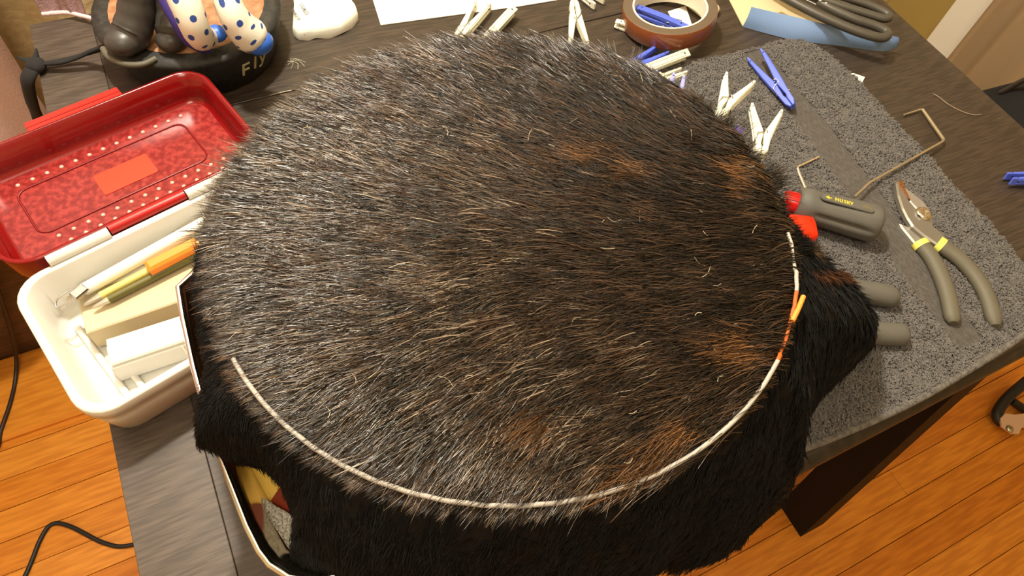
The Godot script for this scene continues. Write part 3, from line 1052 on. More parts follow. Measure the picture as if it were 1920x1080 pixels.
# ---------------------------------------------------------------- towel and tools
func towel_and_tools() -> void:
	var t := thing("towel", "grey terry towel spread on the right side of the table", "towel", W(0.52, 0, -0.23))
	var poly := PackedVector2Array([Vector2(0.300, -0.034), Vector2(0.3324, -0.032), Vector2(0.39, -0.027), Vector2(0.4328, -0.0265), Vector2(0.4981, -0.028), Vector2(0.5874, -0.034), Vector2(0.64, -0.05), Vector2(0.6486, -0.0929), Vector2(0.656, -0.138), Vector2(0.6554, -0.182), Vector2(0.6606, -0.2342), Vector2(0.6602, -0.2754), Vector2(0.6628, -0.322), Vector2(0.6657, -0.3572), Vector2(0.6622, -0.3962), Vector2(0.6556, -0.418), Vector2(0.642, -0.434), Vector2(0.6233, -0.4397), Vector2(0.5674, -0.4390), Vector2(0.4876, -0.4428), Vector2(0.42, -0.450), Vector2(0.34, -0.447), Vector2(0.335, -0.30), Vector2(0.30, -0.10)])
	var xz := PackedVector2Array()
	for p in poly: xz.append(Vector2(p.x, -p.y))
	var st := mk()
	prism(st, xz, 0.0003, 0.0048, 0.0018, flat(W(0, 0, 0)), true)
	var tm := grained(rgb8(84, 80, 76), rgb8(112, 107, 102), M.fine, Vector3(16, 16, 16), 0.95, 0.12)
	wobj("cloth", st, tm, t)
	# flat woven band
	var band := PackedVector2Array([Vector2(0.561, 0.436), Vector2(0.590, 0.436), Vector2(0.583, 0.30), Vector2(0.572, 0.20), Vector2(0.555, 0.12), Vector2(0.545, 0.045), Vector2(0.515, 0.045), Vector2(0.520, 0.12), Vector2(0.534, 0.20), Vector2(0.548, 0.30)])
	var bs := mk()
	prism(bs, band, 0.0030, 0.0053, 0.0004, flat(W(0, 0, 0)))
	wobj("woven_band", bs, grained(rgb8(80, 76, 73), rgb8(104, 99, 95), M.fine, Vector3(70, 70, 10), 0.95, 0.12), t)
	# terry loops
	var lm := mat(Color.WHITE, 0.95)
	lm.vertex_color_use_as_albedo = true
	lm.rim_enabled = true
	lm.rim = 0.3
	var loops := []
	for v in 3:
		var ls := mk()
		var rl := RandomNumberGenerator.new()
		rl.seed = 300 + v
		for q in 3:
			var o := Vector3(rl.randf_range(-0.0012, 0.0012), 0, rl.randf_range(-0.0012, 0.0012))
			var dr := Vector3(rl.randf_range(-1, 1), 0, rl.randf_range(-1, 1)).normalized() * 0.0011
			var hh := rl.randf_range(0.0018, 0.0032)
			tube(ls, [o - dr * 0.6, o - dr + Vector3(0, hh * 0.6, 0), o + Vector3(dr.z, hh, -dr.x), o + dr + Vector3(0, hh * 0.55, 0), o + dr * 0.5], 0.00045, 4, 1.0, false)
		ls.generate_normals()
		var mesh := ls.commit()
		mesh.surface_set_material(0, lm)
		loops.append(mesh)
	var places := [[], [], []]
	var tints := [[], [], []]
	var nz := FastNoiseLite.new()
	nz.seed = 31
	nz.frequency = 55.0
	var inv := Transform3D(Basis(), -t.position)
	var i := 0
	var gx := 0.30
	while gx < 0.666:
		var gz := -0.45
		while gz < -0.024:
			var q := Vector2(gx + rng.randf_range(-0.0011, 0.0011), gz + rng.randf_range(-0.0011, 0.0011))
			gz += 0.0021
			if not Geometry2D.is_point_in_polygon(q, poly): continue
			if Geometry2D.is_point_in_polygon(Vector2(q.x, -q.y), band) : continue
			var clump := nz.get_noise_2d(q.x * 1.0, q.y * 1.0)
			var s := 1.0 + clump * 0.9 + rng.randf_range(-0.15, 0.15)
			if s < 0.25: s = 0.25
			var b := Basis(UP, rng.randf() * TAU) * Basis(Vector3.RIGHT, clump * 0.7 + rng.randfn(0, 0.15))
			places[i % 3].append(inv * Transform3D(b.scaled(Vector3(1, s, 1)), W(q.x, 0.0045, q.y)))
			var g := rng.randf_range(0.80, 1.15)
			tints[i % 3].append(Color(0.150 * g, 0.138 * g, 0.130 * g))
			i += 1
		gx += 0.0021
	for v in 3: multi("terry_pile", loops[v], places[v], tints[v], t)
	var hem_s := mk()
	tube(hem_s, smooth_path([W(0.30, 0.004, -0.036), W(0.36, 0.005, -0.030), W(0.4328, 0.005, -0.0265), W(0.4981, 0.005, -0.028), W(0.5874, 0.006, -0.034), W(0.642, 0.005, -0.05)]), 0.003, 10, 0.8)
	wobj("hem", hem_s, tm, t)

	# stubby screwdriver
	var a := W(0.4620, 0.0235, -0.2265)
	var b2 := W(0.5210, 0.0235, -0.1755)
	var axis := (b2 - a).normalized()
	var sd := thing("screwdriver", "stubby screwdriver with fluted grey rubber grip and red collar", "screwdriver", (a + b2) / 2)
	var gs := mk()
	var rings := []
	var fb := frame_of(axis, UP)
	var L := (b2 - a).length()
	for l in [[0.0, 0.0105, 0.0], [0.002, 0.0130, 0.0], [0.012, 0.0138, 0.0], [0.016, 0.0132, 0.3], [0.022, 0.0135, 1.0], [0.04, 0.0142, 1.0], [0.058, 0.0148, 1.0], [0.068, 0.0150, 0.5], [0.073, 0.0146, 0.1], [0.0765, 0.0132, 0.0], [0.0780, 0.0100, 0.0]]:
		var ring := PackedVector3Array()
		for j in 48:
			var an := TAU * j / 48.0
			var flute: float = pow(maxf(0.0, cos(an * 6.0 + 2.2)), 3.0) * 0.0032 * l[2]
			ring.append(a + axis * (l[0] / 0.078 * L) + (fb.x * cos(an) + fb.y * sin(an)) * (l[1] * 1.22 - flute))
		rings.append(ring)
	loft(gs, rings, true, true, 1)
	wobj("grip", gs, M.rubber, sd)
	var co := mk()
	tube(co, [a - axis * 0.012, a - axis * 0.010, a + axis * 0.001], [0.0085, 0.0098, 0.0098], 16)
	wobj("collar", co, mat(rgb8(200, 26, 22), 0.25), sd)
	var ta := mk()
	tube(ta, [a - axis * 0.05, a - axis * 0.011], 0.0032, 12)
	wobj("shaft", ta, M.steel, sd)
	var pad := mk()   # raised pad with the lettering
	var pc := a + axis * (L * 0.53) + fb.y * 0.0142 * cos(0.45) - fb.x * 0.0
	var camd := (W(0, 0.5, 0) - (a + b2) / 2).normalized()
	var pn := UP
	var pb := Basis(axis, pn.cross(axis), pn)
	var pat := (a + b2) / 2 + axis * 0.002 + pn * 0.0152
	prism(pad, rrect(0.050, 0.0085, 0.004, 5), 0.0, 0.0026, 0.0008, Transform3D(pb, pat), true)
	wobj("name_pad", pad, M.rubber, sd)
	var font := SystemFont.new()
	font.font_names = PackedStringArray(["Droid Sans"])
	font.font_weight = 700
	var yel := mat(rgb8(214, 196, 60), 0.5)
	for w in [["HUSKY", -0.004, 11], ["PRO", 0.0175, 8]]:
		var tx := TextMesh.new()
		tx.font = font
		tx.text = w[0]
		tx.font_size = w[2]
		tx.pixel_size = 0.0005
		tx.depth = 0.0004
		tx.material = yel if w[0] == "HUSKY" else mat(rgb8(120, 112, 70), 0.6)
		var to := MeshInstance3D.new()
		to.mesh = tx
		to.name = "lettering"
		sd.add_child(to, true)
		to.transform = Transform3D(pb, pat + pn * 0.0027 + axis * w[1] - sd.position)
	var ar := mk()
	prism(ar, PackedVector2Array([Vector2(-0.003, 0), Vector2(0.001, 0.0022), Vector2(0.0005, 0.0006), Vector2(0.0028, 0.0006), Vector2(0.0028, -0.0006), Vector2(0.0005, -0.0006), Vector2(0.001, -0.0022)]), 0.0, 0.0003, 0.0, Transform3D(pb, pat + pn * 0.0025 - axis * 0.0185))
	wobj("emblem", ar, yel, sd)
	# red handle next to it
	var rd := thing("red_handle_tool", "tool with short bright red plastic handle end beside the fur", "tool", W(0.450, 0.018, -0.200))
	var rs := mk()
	var ra := W(0.4300, 0.0165, -0.2120)
	var rbn := W(0.4610, 0.0165, -0.1945)
	var rx := (rbn - ra).normalized()
	prism(rs, rrect(0.027, 0.025, 0.007, 5), 0.0, (rbn - ra).length(), 0.004, Transform3D(Basis(rx.cross(UP).normalized(), UP, -rx).orthonormalized() * Basis(UP, PI), ra), true)
	wobj("handle", rs, mat(rgb8(238, 52, 22), 0.2), rd)
	var rr := mk()
	tube(rr, [ra - rx * 0.03, ra + rx * 0.004], 0.004, 10)
	wobj("shank", rr, M.steel, rd)

	# grey grips that stick out from under the hide
	var pl := thing("pliers", "pliers with plain grey grips poking out from under the hide flap", "pliers", W(0.46, 0.010, -0.105))
	for q in [[W(0.395, 0.014, -0.170), W(0.440, 0.0145, -0.1405), W(0.470, 0.0150, -0.122), W(0.4915, 0.0145, -0.1065)], [W(0.395, 0.013, -0.112), W(0.440, 0.013, -0.092), W(0.460, 0.013, -0.082), W(0.4735, 0.013, -0.0765)]]:
		var s := mk()
		var pts := smooth_path(q, 5)
		tube(s, pts, capsule_radii(pts, 0.0105, 3), 16, 0.95)
		wobj("grip", s, M.rubber, pl)

	# slip-joint pliers
	var sp := thing("pliers", "slip-joint pliers with rusty jaws, yellow bands and grey grips on towel", "pliers", W(0.575, 0.007, -0.13))
	var jaw_m := mat(rgb8(138, 134, 126), 0.36, 0.55)
	var y0 := 0.0075
	# body one: outer left jaw running to the right grip
	var j1 := mk()
	var P1 := PackedVector2Array([Vector2(0.5905, 0.2150), Vector2(0.5865, 0.2125), Vector2(0.5770, 0.2000), Vector2(0.5690, 0.1850), Vector2(0.5650, 0.1740), Vector2(0.5630, 0.1640), Vector2(0.5655, 0.1520), Vector2(0.5710, 0.1370), Vector2(0.5840, 0.1320), Vector2(0.5865, 0.1380), Vector2(0.5845, 0.1560), Vector2(0.5850, 0.1700), Vector2(0.5830, 0.1800), Vector2(0.5835, 0.1900), Vector2(0.5880, 0.2030), Vector2(0.5920, 0.2110)])
	prism(j1, P1, 0.008, 0.0155, 0.0015, flat(W(0, 0, 0)))
	wobj("jaw", j1, jaw_m, sp)
	var j2 := mk()
	var P2 := PackedVector2Array([Vector2(0.5945, 0.2140), Vector2(0.5930, 0.2100), Vector2(0.5905, 0.2000), Vector2(0.5885, 0.1900), Vector2(0.5890, 0.1810), Vector2(0.5800, 0.1660), Vector2(0.5700, 0.1600), Vector2(0.5590, 0.1740), Vector2(0.5570, 0.1690), Vector2(0.5555, 0.1440), Vector2(0.5690, 0.1400), Vector2(0.5740, 0.1500), Vector2(0.5920, 0.1600), Vector2(0.6020, 0.1740), Vector2(0.6030, 0.1860), Vector2(0.6000, 0.2010)])
	prism(j2, P2, 0.0040, 0.0105, 0.0014, flat(W(0, 0, 0)))
	wobj("jaw", j2, mat(rgb8(168, 165, 160), 0.3, 0.55), sp)
	var ru := mk()
	prism(ru, PackedVector2Array([Vector2(0.5905, 0.2145), Vector2(0.5862, 0.2090), Vector2(0.5830, 0.1960), Vector2(0.5850, 0.1900), Vector2(0.5895, 0.2020), Vector2(0.5940, 0.2090), Vector2(0.5945, 0.2130)]), 0.0105, 0.0162, 0.001, flat(W(0, 0, 0)))
	var rust := wobj("rusty_teeth", ru, grained(rgb8(84, 48, 16), rgb8(150, 92, 34), M.mid, Vector3(60, 60, 60), 0.6, 0.1), sp)
	rust.set_meta("label", "rust-coloured jaw tip")
	var bo := mk()
	lathe(bo, [Vector2(0.0078, 0.0), Vector2(0.0078, 0.002), Vector2(0.0066, 0.0036), Vector2(0.0040, 0.0042), Vector2(0.0028, 0.0034), Vector2(0.0004, 0.0032)], 18, Transform3D(Basis(), W(0.5838, 0.0148, -0.1715)))
	wobj("pivot_bolt", bo, M.chrome, sp)
	for q in [[[W(0.5615, 0.009, -0.1455), W(0.5600, 0.0095, -0.130), W(0.5510, 0.0100, -0.107), W(0.5395, 0.0100, -0.087), W(0.5265, 0.0095, -0.0685)]], [[W(0.5770, 0.0115, -0.1375), W(0.5830, 0.0115, -0.1200), W(0.5840, 0.0110, -0.1000), W(0.5785, 0.0105, -0.0780), W(0.5625, 0.0095, -0.0505)]]]:
		var s := mk()
		var pts := smooth_path(q[0], 5)
		var rad := []
		for k in pts.size(): rad.append(lerpf(0.0078, 0.0072, float(k) / pts.size()))
		rad[rad.size() - 1] *= 0.55
		rad[rad.size() - 2] *= 0.9
		tube(s, pts, rad, 16, 0.85)
		wobj("grip", s, mat(rgb8(96, 92, 78), 0.6), sp)
		var yb := mk()
		var dd: Vector3 = (pts[1] - pts[0]).normalized()
		tube(yb, [pts[0] - dd * 0.0035, pts[0] + dd * 0.0022], 0.0084, 16, 0.85)
		wobj("band", yb, mat(rgb8(226, 222, 106), 0.5), sp)

	# bent steel rods
	var hx := thing("hex_key", "long bent steel rod reaching from screwdriver to bare table", "hex key", W(0.62, 0.006, -0.24))
	var hs := mk()
	tube(hs, [W(0.531, 0.016, -0.214), W(0.560, 0.014, -0.2235), W(0.688, 0.0075, -0.2418), W(0.6925, 0.0075, -0.2440)], 0.0016, 6)
	tube(hs, [W(0.6925, 0.0075, -0.2440), W(0.6940, 0.0068, -0.247), W(0.7085, 0.0035, -0.2900)], 0.0020, 6)
	tube(hs, [W(0.7085, 0.0035, -0.2900), W(0.7065, 0.0030, -0.2915), W(0.6835, 0.0022, -0.2922)], 0.0011, 6)
	wobj("rod", hs, mat(rgb8(200, 188, 164), 0.3, 0.8), hx)
	var h2 := thing("hex_key", "short bent steel rod standing behind the screwdriver grip", "hex key", W(0.51, 0.006, -0.265))
	var h2s := mk()
	tube(h2s, [W(0.5385, 0.009, -0.2735), W(0.5090, 0.009, -0.2705), W(0.5065, 0.009, -0.2690)], 0.0011, 6)
	tube(h2s, [W(0.5065, 0.009, -0.2690), W(0.5050, 0.008, -0.2640), W(0.4990, 0.007, -0.2440)], 0.0016, 6)
	wobj("rod", h2s, mat(rgb8(200, 182, 150), 0.3, 0.5), h2)

# ---------------------------------------------------------------- clothespins
# jaw end, tail end, direction across the two arms, half opening angle, material, length
func clothespin(label: String, jaw: Vector3, tail: Vector3, across: Vector3, open_deg: float, m: Material, group: String, length := 0.0, hole := true) -> void:
	var d := tail - jaw
	var L := d.length() if length <= 0.0 else length
	var x := d.normalized()
	var y := (across - x * across.dot(x)).normalized()
	var z := x.cross(y)
	var B := Basis(x, y, z)
	var piv := jaw + x * (L * 0.42)
	var t := thing("clothespin", label, "clothespin", piv, group)
	var k := L / 0.085
	for s in [1.0, -1.0]:
		var st := mk()
		# seen from the broad side: jaw at left, tail at right, inner face at y = 0
		var poly := PackedVector2Array([Vector2(-0.0357, 0.0003), Vector2(-0.0357, 0.0028), Vector2(-0.030, 0.0052), Vector2(-0.010, 0.0064), Vector2(0.012, 0.0066), Vector2(0.040, 0.0046), Vector2(0.0480, 0.0034), Vector2(0.0492, 0.0022), Vector2(0.0480, 0.0010), Vector2(0.020, 0.0008), Vector2(0.003, 0.0003), Vector2(0.0, 0.0012), Vector2(-0.003, 0.0003), Vector2(-0.020, 0.0014), Vector2(-0.024, 0.0003)])
		var q := PackedVector2Array()
		for p in poly:
			var e: Vector2 = p
			if e.x > 0.001: e = e.rotated(deg_to_rad(open_deg))   # the tails stand apart, the jaws stay shut
			q.append(Vector2(e.x, e.y * s) * k)
		var rot := Basis(Vector3.BACK, deg_to_rad(open_deg) * s)
		prism(st, q, -0.0046 * k, 0.0046 * k, 0.0006 * k, Transform3D())
		for e in [-0.0022, 0.0022]:   # two ribs along the outer face
			tube(st, [Vector3(-0.010, 0.0063 * s, e) * k, rot * (Vector3(0.012, 0.0066 * s, e) * k), rot * (Vector3(0.042, 0.0044 * s, e) * k)], 0.0007 * k, 6)
		var arm := obj("arm", st, m, t)
		arm.transform = Transform3D(B, Vector3.ZERO)
		if hole:
			for e in [[0.041, 0.0042], [-0.016, 0.0062]]:
				var hs := mk()
				var hr := rot if e[0] > 0.0 else Basis()
				tube(hs, [hr * (Vector3(e[0], 0.0008 * s, 0) * k), hr * (Vector3(e[0], (e[1] + 0.0004) * s, 0) * k)], 0.0011 * k, 10)
				obj("hole", hs, M.hole, arm)
			for e in [0.0047, -0.0047]:
				var hs := mk()
				tube(hs, [rot * (Vector3(0.042, 0.0026 * s, e * 0.6) * k), rot * (Vector3(0.042, 0.0026 * s, e) * k)], 0.0008 * k, 10)
				obj("hole", hs, M.hole, arm)
	var sp := mk()
	var coil := []
	for i in 49:
		var a := TAU * 3.0 * i / 48.0
		coil.append(Vector3(cos(a) * 0.0030, sin(a) * 0.0030, -0.0055 + 0.011 * i / 48.0) * k)
	tube(sp, coil, 0.00055 * k, 6)
	for e in [1.0, -1.0]:
		var rot := Basis()
		tube(sp, [Vector3(0.003 * e, 0, 0.0056 * e) * k, rot * (Vector3(-0.006, 0.0052 * e, 0.0056 * e) * k), rot * (Vector3(-0.015, 0.0066 * e, 0.0050 * e) * k), rot * (Vector3(-0.015, 0.0068 * e, 0) * k)], 0.00055 * k, 6)
	var spring := obj("spring", sp, M.wire, t)
	spring.transform = Transform3D(B, Vector3.ZERO)

func clothespins() -> void:
	var g := "clothespins scattered around the drum"
	clothespin("blue clothespin lying alone at the far left of the grey towel", W(0.5525, 0.0145, -0.3385), W(0.5625, 0.0145, -0.4225), Vector3(0.75, 0.62, 0), 7.0, M.pin_blue, g)
	clothespin("white clothespin clipped to the rim, left of the two open ones over towel", W(0.364, 0.118, -0.277), W(0.425, 0.104, -0.321), Vector3(0.6, 0.1, 0.8), 14.0, M.pin_white, g, 0.078)
	clothespin("white clothespin clipped to the rim right above the screwdriver", W(0.372, 0.118, -0.230), W(0.4325, 0.1015, -0.289), Vector3(0.7, 0.1, 0.7), 14.0, M.pin_white, g, 0.078)
	clothespin("violet clothespin under the rim, only its tail showing", W(0.374, 0.040, -0.270), W(0.4460, 0.045, -0.3115), Vector3(0, 1, 0), 5.0, M.pin_violet, g, 0.08)
	clothespin("bright blue clothespin lying on the bare table below the tape roll", W(0.398, 0.0065, -0.452), W(0.4735, 0.0065, -0.4705), Vector3(0.2, 0, 1), 7.0, M.pin_blue, g)
	clothespin("white clothespin lying across the blue one below the tape", W(0.405, 0.0160, -0.438), W(0.4880, 0.0140, -0.4490), Vector3(0.1, 0.9, 0.4), 3.0, M.pin_white, g)
	clothespin("white clothespin nearest the towel corner in the pile", W(0.392, 0.0075, -0.4225), W(0.4755, 0.0065, -0.4310), Vector3(0, 0.3, 1), 3.0, M.pin_white, g)
	clothespin("pale blue clothespin poking from the pile at the fur edge", W(0.352, 0.028, -0.392), W(0.4270, 0.022, -0.4255), Vector3(0.3, 0.6, 0.5), 5.0, M.pin_pale, g)
	clothespin("short white clothespin clipped to the rim, its square tail up", W(0.345, 0.105, -0.312), W(0.3950, 0.060, -0.392), Vector3(0.3, 0.9, 0.3), 4.0, M.pin_white, g, 0.085)
	clothespin("pale blue clothespin standing at the towel's left edge", W(0.395, 0.028, -0.350), W(0.455, 0.022, -0.420), Vector3(1, 0, 0.5), 4.0, M.pin_pale, g, 0.085)
	clothespin("white clothespin lying below the white paper, left of the pair", W(0.250, 0.0095, -0.5480), W(0.3120, 0.0075, -0.6060), Vector3(0.9, 0.2, 0.7), 8.0, M.pin_white, g, 0.085)
	clothespin("white clothespin lying below the white paper, right of the pair", W(0.2720, 0.0120, -0.5340), W(0.3340, 0.0095, -0.5800), Vector3(0.2, 1, 0.2), 3.0, M.pin_white, g, 0.083)
	clothespin("pale blue clothespin under the white pair below the paper", W(0.2300, 0.0060, -0.4980), W(0.3000, 0.0060, -0.5460), Vector3(0.4, 0, 1), 3.0, M.pin_pale, g, 0.08)
	clothespin("white clothespin lying alone on the seam between paper and tape", W(0.4080, 0.014, -0.5690), W(0.3740, 0.016, -0.4930), Vector3(1, 0, 0.3), 9.0, M.pin_white, g)
	clothespin("white clothespin under the lower left of the tape roll", W(0.4900, 0.0060, -0.4830), W(0.4440, 0.0060, -0.5290), Vector3(0, 1, 0), 2.0, M.pin_white, g, 0.066)
	clothespin("blue clothespin lying inside the tape roll", W(0.5240, 0.0062, -0.4850), W(0.4800, 0.0062, -0.5440), Vector3(0, 1, 0), 2.0, M.pin_blue, g, 0.074)
	clothespin("white clothespin at the top edge left of the tape", W(0.4180, 0.0065, -0.640), W(0.4430, 0.0065, -0.5650), Vector3(1, 0, -0.4), 8.0, M.pin_white, g, 0.08)
	clothespin("blue clothespin on the bare table at the right end", W(0.795, 0.0065, -0.150), W(0.7200, 0.0065, -0.1760), Vector3(0.3, 0.2, 1), 3.0, M.pin_blue, g)

# ---------------------------------------------------------------- paper, packet, tape, scissors
func desk_things() -> void:
	var pp := mk()
	prism(pp, PackedVector2Array([Vector2(0.1921, 0.6154), Vector2(0.3525, 0.5973), Vector2(0.4022, 0.5937), Vector2(0.43, 0.722), Vector2(0.2080, 0.722)]), 0.0004, 0.0012, 0.0, flat(W(0, 0, 0)))
	tag(obj("white_paper", pp, M.paper), "large blank white sheet of paper at the far side of the table", "paper")
	# sachet
	var pk := thing("sachet", "crumpled white paper sachet with grey and red print", "sachet", W(0.137, 0.0, -0.645))
	var st := mk()
	var hem2 := [Vector2(0.0990, 0.6275), Vector2(0.1025, 0.6195), Vector2(0.1120, 0.6165), Vector2(0.1200, 0.6160), Vector2(0.1330, 0.6130), Vector2(0.1480, 0.6145), Vector2(0.1620, 0.6215), Vector2(0.1720, 0.6305), Vector2(0.1745, 0.6400), Vector2(0.1735, 0.6500), Vector2(0.1750, 0.70), Vector2(0.122, 0.715), Vector2(0.1130, 0.6700)]
	var rings := []
	for l in [[1.0, 0.0006], [1.0, 0.0032], [0.985, 0.0085], [0.94, 0.0135], [0.6, 0.0160], [0.25, 0.0165]]:
		var ring := PackedVector3Array()
		var j := 0
		for p in hem2:
			var cc := Vector2(0.138, 0.655)
			var q: Vector2 = cc + (p - cc) * l[0]
			ring.append(W(q.x, l[1] + 0.0012 * sin(j * 2.7 + l[1] * 300.0), -q.y))
			j += 1
		rings.append(ring)
	loft(st, rings, true, true, 1)
	wobj("packet", st, M.paper, pk)
	var font := SystemFont.new()
	font.font_names = PackedStringArray(["Droid Sans"])
	for w in [["(LLI INNEL", 0.1075, -0.640, 12, rgb8(96, 92, 84), 0.0168], ["STNOIS", 0.1180, -0.6420, 16, rgb8(76, 78, 80), 0.0192]]:
		var tx := TextMesh.new()
		tx.font = font
		tx.text = w[0]
		tx.font_size = w[3]
		tx.pixel_size = 0.00036
		tx.depth = 0.0003
		tx.material = mat(w[4], 0.8)
		var o := MeshInstance3D.new()
		o.mesh = tx
		o.name = "print"
		pk.add_child(o, true)
		var yb := Basis(Vector3(-0.10, 0, -1).normalized(), Vector3(-1, 0, 0.10).normalized(), UP)
		o.transform = Transform3D(yb, W(w[1], w[5], w[2]) - pk.position)
	var rp := mk()
	for q in [[0.1112, -0.6235], [0.1125, -0.6195], [0.1106, -0.6272]]: box(rp, W(q[0], 0.0094 - (q[1] + 0.6272) * 0.28, q[1]), Vector3(0.008, 0.0016, 0.0028), 0.0003, Basis(UP, 0.12) * Basis(Vector3.RIGHT, 0.45))
	wobj("red_print", rp, mat(rgb8(176, 74, 48), 0.8), pk)

	# roll of tape
	var tp := thing("tape_roll", "roll of shiny brown packing tape with white cardboard core", "tape", W(0.503, 0.0, -0.512))
	var tilt := Transform3D(Basis(Vector3(0.75, 0, -0.66).normalized(), deg_to_rad(-9.0)) * Basis(), W(0.5025, 0.0085, -0.5090))
	var ts := mk()
	lathe(ts, [Vector2(0.0425, 0.0), Vector2(0.0530, 0.0), Vector2(0.0535, 0.0008), Vector2(0.0535, 0.0190), Vector2(0.0530, 0.0196)], 56, tilt, false, false, 1)
	var te := mk()
	lathe(te, [Vector2(0.0530, 0.0196), Vector2(0.0520, 0.0199), Vector2(0.0425, 0.0199)], 56, tilt, false, false, -1)
	wobj("tape_edge", te, mat(rgb8(96, 82, 66), 0.5), tp)
	var tape_m := mat(rgb8(124, 62, 20), 0.12)
	tape_m.clearcoat_enabled = true
	wobj("tape", ts, tape_m, tp)
	var tc := mk()
	lathe(tc, [Vector2(0.0425, 0.0), Vector2(0.0425, 0.0202), Vector2(0.0405, 0.0202), Vector2(0.0405, -0.0003), Vector2(0.0425, -0.0003)], 56, tilt, false, false, -1)
	wobj("core", tc, mat(rgb8(236, 228, 206), 0.8), tp)
	var sc := mk()
	prism(sc, PackedVector2Array([Vector2(0.5120, 0.4930), Vector2(0.5300, 0.4880), Vector2(0.5480, 0.5350), Vector2(0.5210, 0.5330)]), 0.0004, 0.0014, 0.0, flat(W(0, 0, 0)))
	tag(obj("white_card", sc, M.paper), "white card corner lying inside the tape roll", "card")
	var sc3 := mk()
	prism(sc3, PackedVector2Array([Vector2(0.498, 0.5080), Vector2(0.505, 0.5120), Vector2(0.513, 0.5280), Vector2(0.503, 0.5260)]), 0.0004, 0.003, 0.0008, flat(W(0, 0, 0)))
	tag(obj("beige_scrap", sc3, mat(rgb8(150, 140, 110), 0.8)), "small beige scrap at the top inside the tape roll", "scrap")
	var sc2 := mk()
	prism(sc2, PackedVector2Array([Vector2(0.5560, 0.5050), Vector2(0.5480, 0.545), Vector2(0.590, 0.560), Vector2(0.5740, 0.5240)]), 0.0004, 0.0012, 0.0, flat(W(0, 0, 0)))
	tag(obj("paper_scrap", sc2, M.paper), "white paper corner touching the tape roll's right side", "paper")
	var cr := mk()
	ball(cr, W(0.5745, 0.006, -0.5130), Vector3(0.008, 0.005, 0.006), Basis(UP, 0.8), 9, 5)
	tag(obj("tissue_ball", cr, mat(rgb8(206, 196, 176), 0.85)), "little crumpled pale tissue right of the tape roll", "tissue")

	# folded blue card tray with scissors on it
	var bc := thing("blue_folder", "folded card with pale blue front edge and cream inside", "folder", W(0.67, 0.0, -0.45))
	var fb := mk()
	var f0 := [W(0.5945, 0.001, -0.4795), W(0.640, 0.001, -0.440), W(0.690, 0.001, -0.4120), W(0.7280, 0.002, -0.3880), W(0.7420, 0.004, -0.3820), W(0.7485, 0.010, -0.3795)]
	var f1 := [W(0.5985, 0.0245, -0.4830), W(0.640, 0.0230, -0.4530), W(0.685, 0.0220, -0.4190), W(0.720, 0.0220, -0.3960), W(0.735, 0.023, -0.3860), W(0.7405, 0.024, -0.3800)]
	var a0 := smooth_path(f0, 4)
	var a1 := smooth_path(f1, 4)
	var grid := []
	for k in 5:
		var ring := PackedVector3Array()
		for i in a0.size():
			var bul := sin(PI * k / 4.0) * 0.003
			ring.append(a0[i].lerp(a1[i], k / 4.0) + Vector3(-0.3, 0, 0.6) * bul)
		grid.append(ring)
	loft(fb, grid, false, false, 1, false)
	var back := []
	for rr in grid:
		var ring := PackedVector3Array()
		for p in rr: ring.append(p + Vector3(0.0004, 0, -0.0008))
		ring.reverse()
		back.append(ring)
	loft(fb, back, false, false, 2, false)
	wobj("front_edge", fb, mat(rgb8(132, 164, 214), 0.6), bc)
	var inn := mk()
	prism(inn, PackedVector2Array([Vector2(0.5950, 0.4805), Vector2(0.6020, 0.4840), Vector2(0.640, 0.4530), Vector2(0.684, 0.4210), Vector2(0.700, 0.440), Vector2(0.690, 0.560), Vector2(0.618, 0.560)]), 0.0, 0.0012, 0.0, Transform3D(Basis(), Vector3(0, 0.0006, 0)) * flat(W(0, 0, 0)))
	wobj("inside", inn, mat(rgb8(214, 198, 160), 0.7), bc)
	var bx := thing("printed_box", "white and violet-blue printed carton beyond the scissors", "box", W(0.72, 0.0, -0.49))
	var bxs := mk()
	box(bxs, W(0.748, 0.012, -0.517), Vector3(0.070, 0.024, 0.06), 0.001, Basis(UP, -0.65))
	wobj("carton", bxs, mat(rgb8(216, 204, 196), 0.6), bx)
	var bxp := mk()
	for q in [[-0.026, 0.016], [-0.004, 0.018], [0.018, 0.014]]:
		box(bxp, W(0.748, 0.0242, -0.517) + Basis(UP, -0.65) * Vector3(q[0], 0, 0.006), Vector3(q[1], 0.0006, 0.042), 0.0001, Basis(UP, -0.65))
	wobj("print", bxp, mat(rgb8(84, 84, 214), 0.5), bx)
	# scissors: two looped handles and the start of the blades
	var sx := thing("scissors", "big scissors with dark grey looped handles on the folded card", "scissors", W(0.68, 0.026, -0.43))
	var grip_m := mat(rgb8(74, 70, 62), 0.42)
	var lp := mk()
	tube(lp, smooth_path([W(0.6380, 0.030, -0.4900), W(0.6560, 0.0315, -0.4470), W(0.6690, 0.0320, -0.4230), W(0.6860, 0.0320, -0.3990), W(0.7040, 0.0320, -0.3820), W(0.7140, 0.0325, -0.3800), W(0.7195, 0.0325, -0.3870), W(0.7130, 0.0330, -0.3990), W(0.6960, 0.0330, -0.4180), W(0.6830, 0.0325, -0.4400), W(0.6760, 0.032, -0.4580)]), 0.0052, 12)
	wobj("handle", lp, grip_m, sx)
	var lp2 := mk()
	tube(lp2, smooth_path([W(0.6760, 0.036, -0.4580), W(0.6900, 0.037, -0.4400), W(0.7100, 0.0375, -0.4180), W(0.7250, 0.038, -0.4020), W(0.7330, 0.038, -0.4010), W(0.7350, 0.038, -0.4090), W(0.7250, 0.0385, -0.4260), W(0.7060, 0.0385, -0.4470), W(0.6850, 0.037, -0.4720), W(0.670, 0.035, -0.50)]), 0.0046, 12)
	wobj("handle", lp2, grip_m, sx)
	var bl := mk()
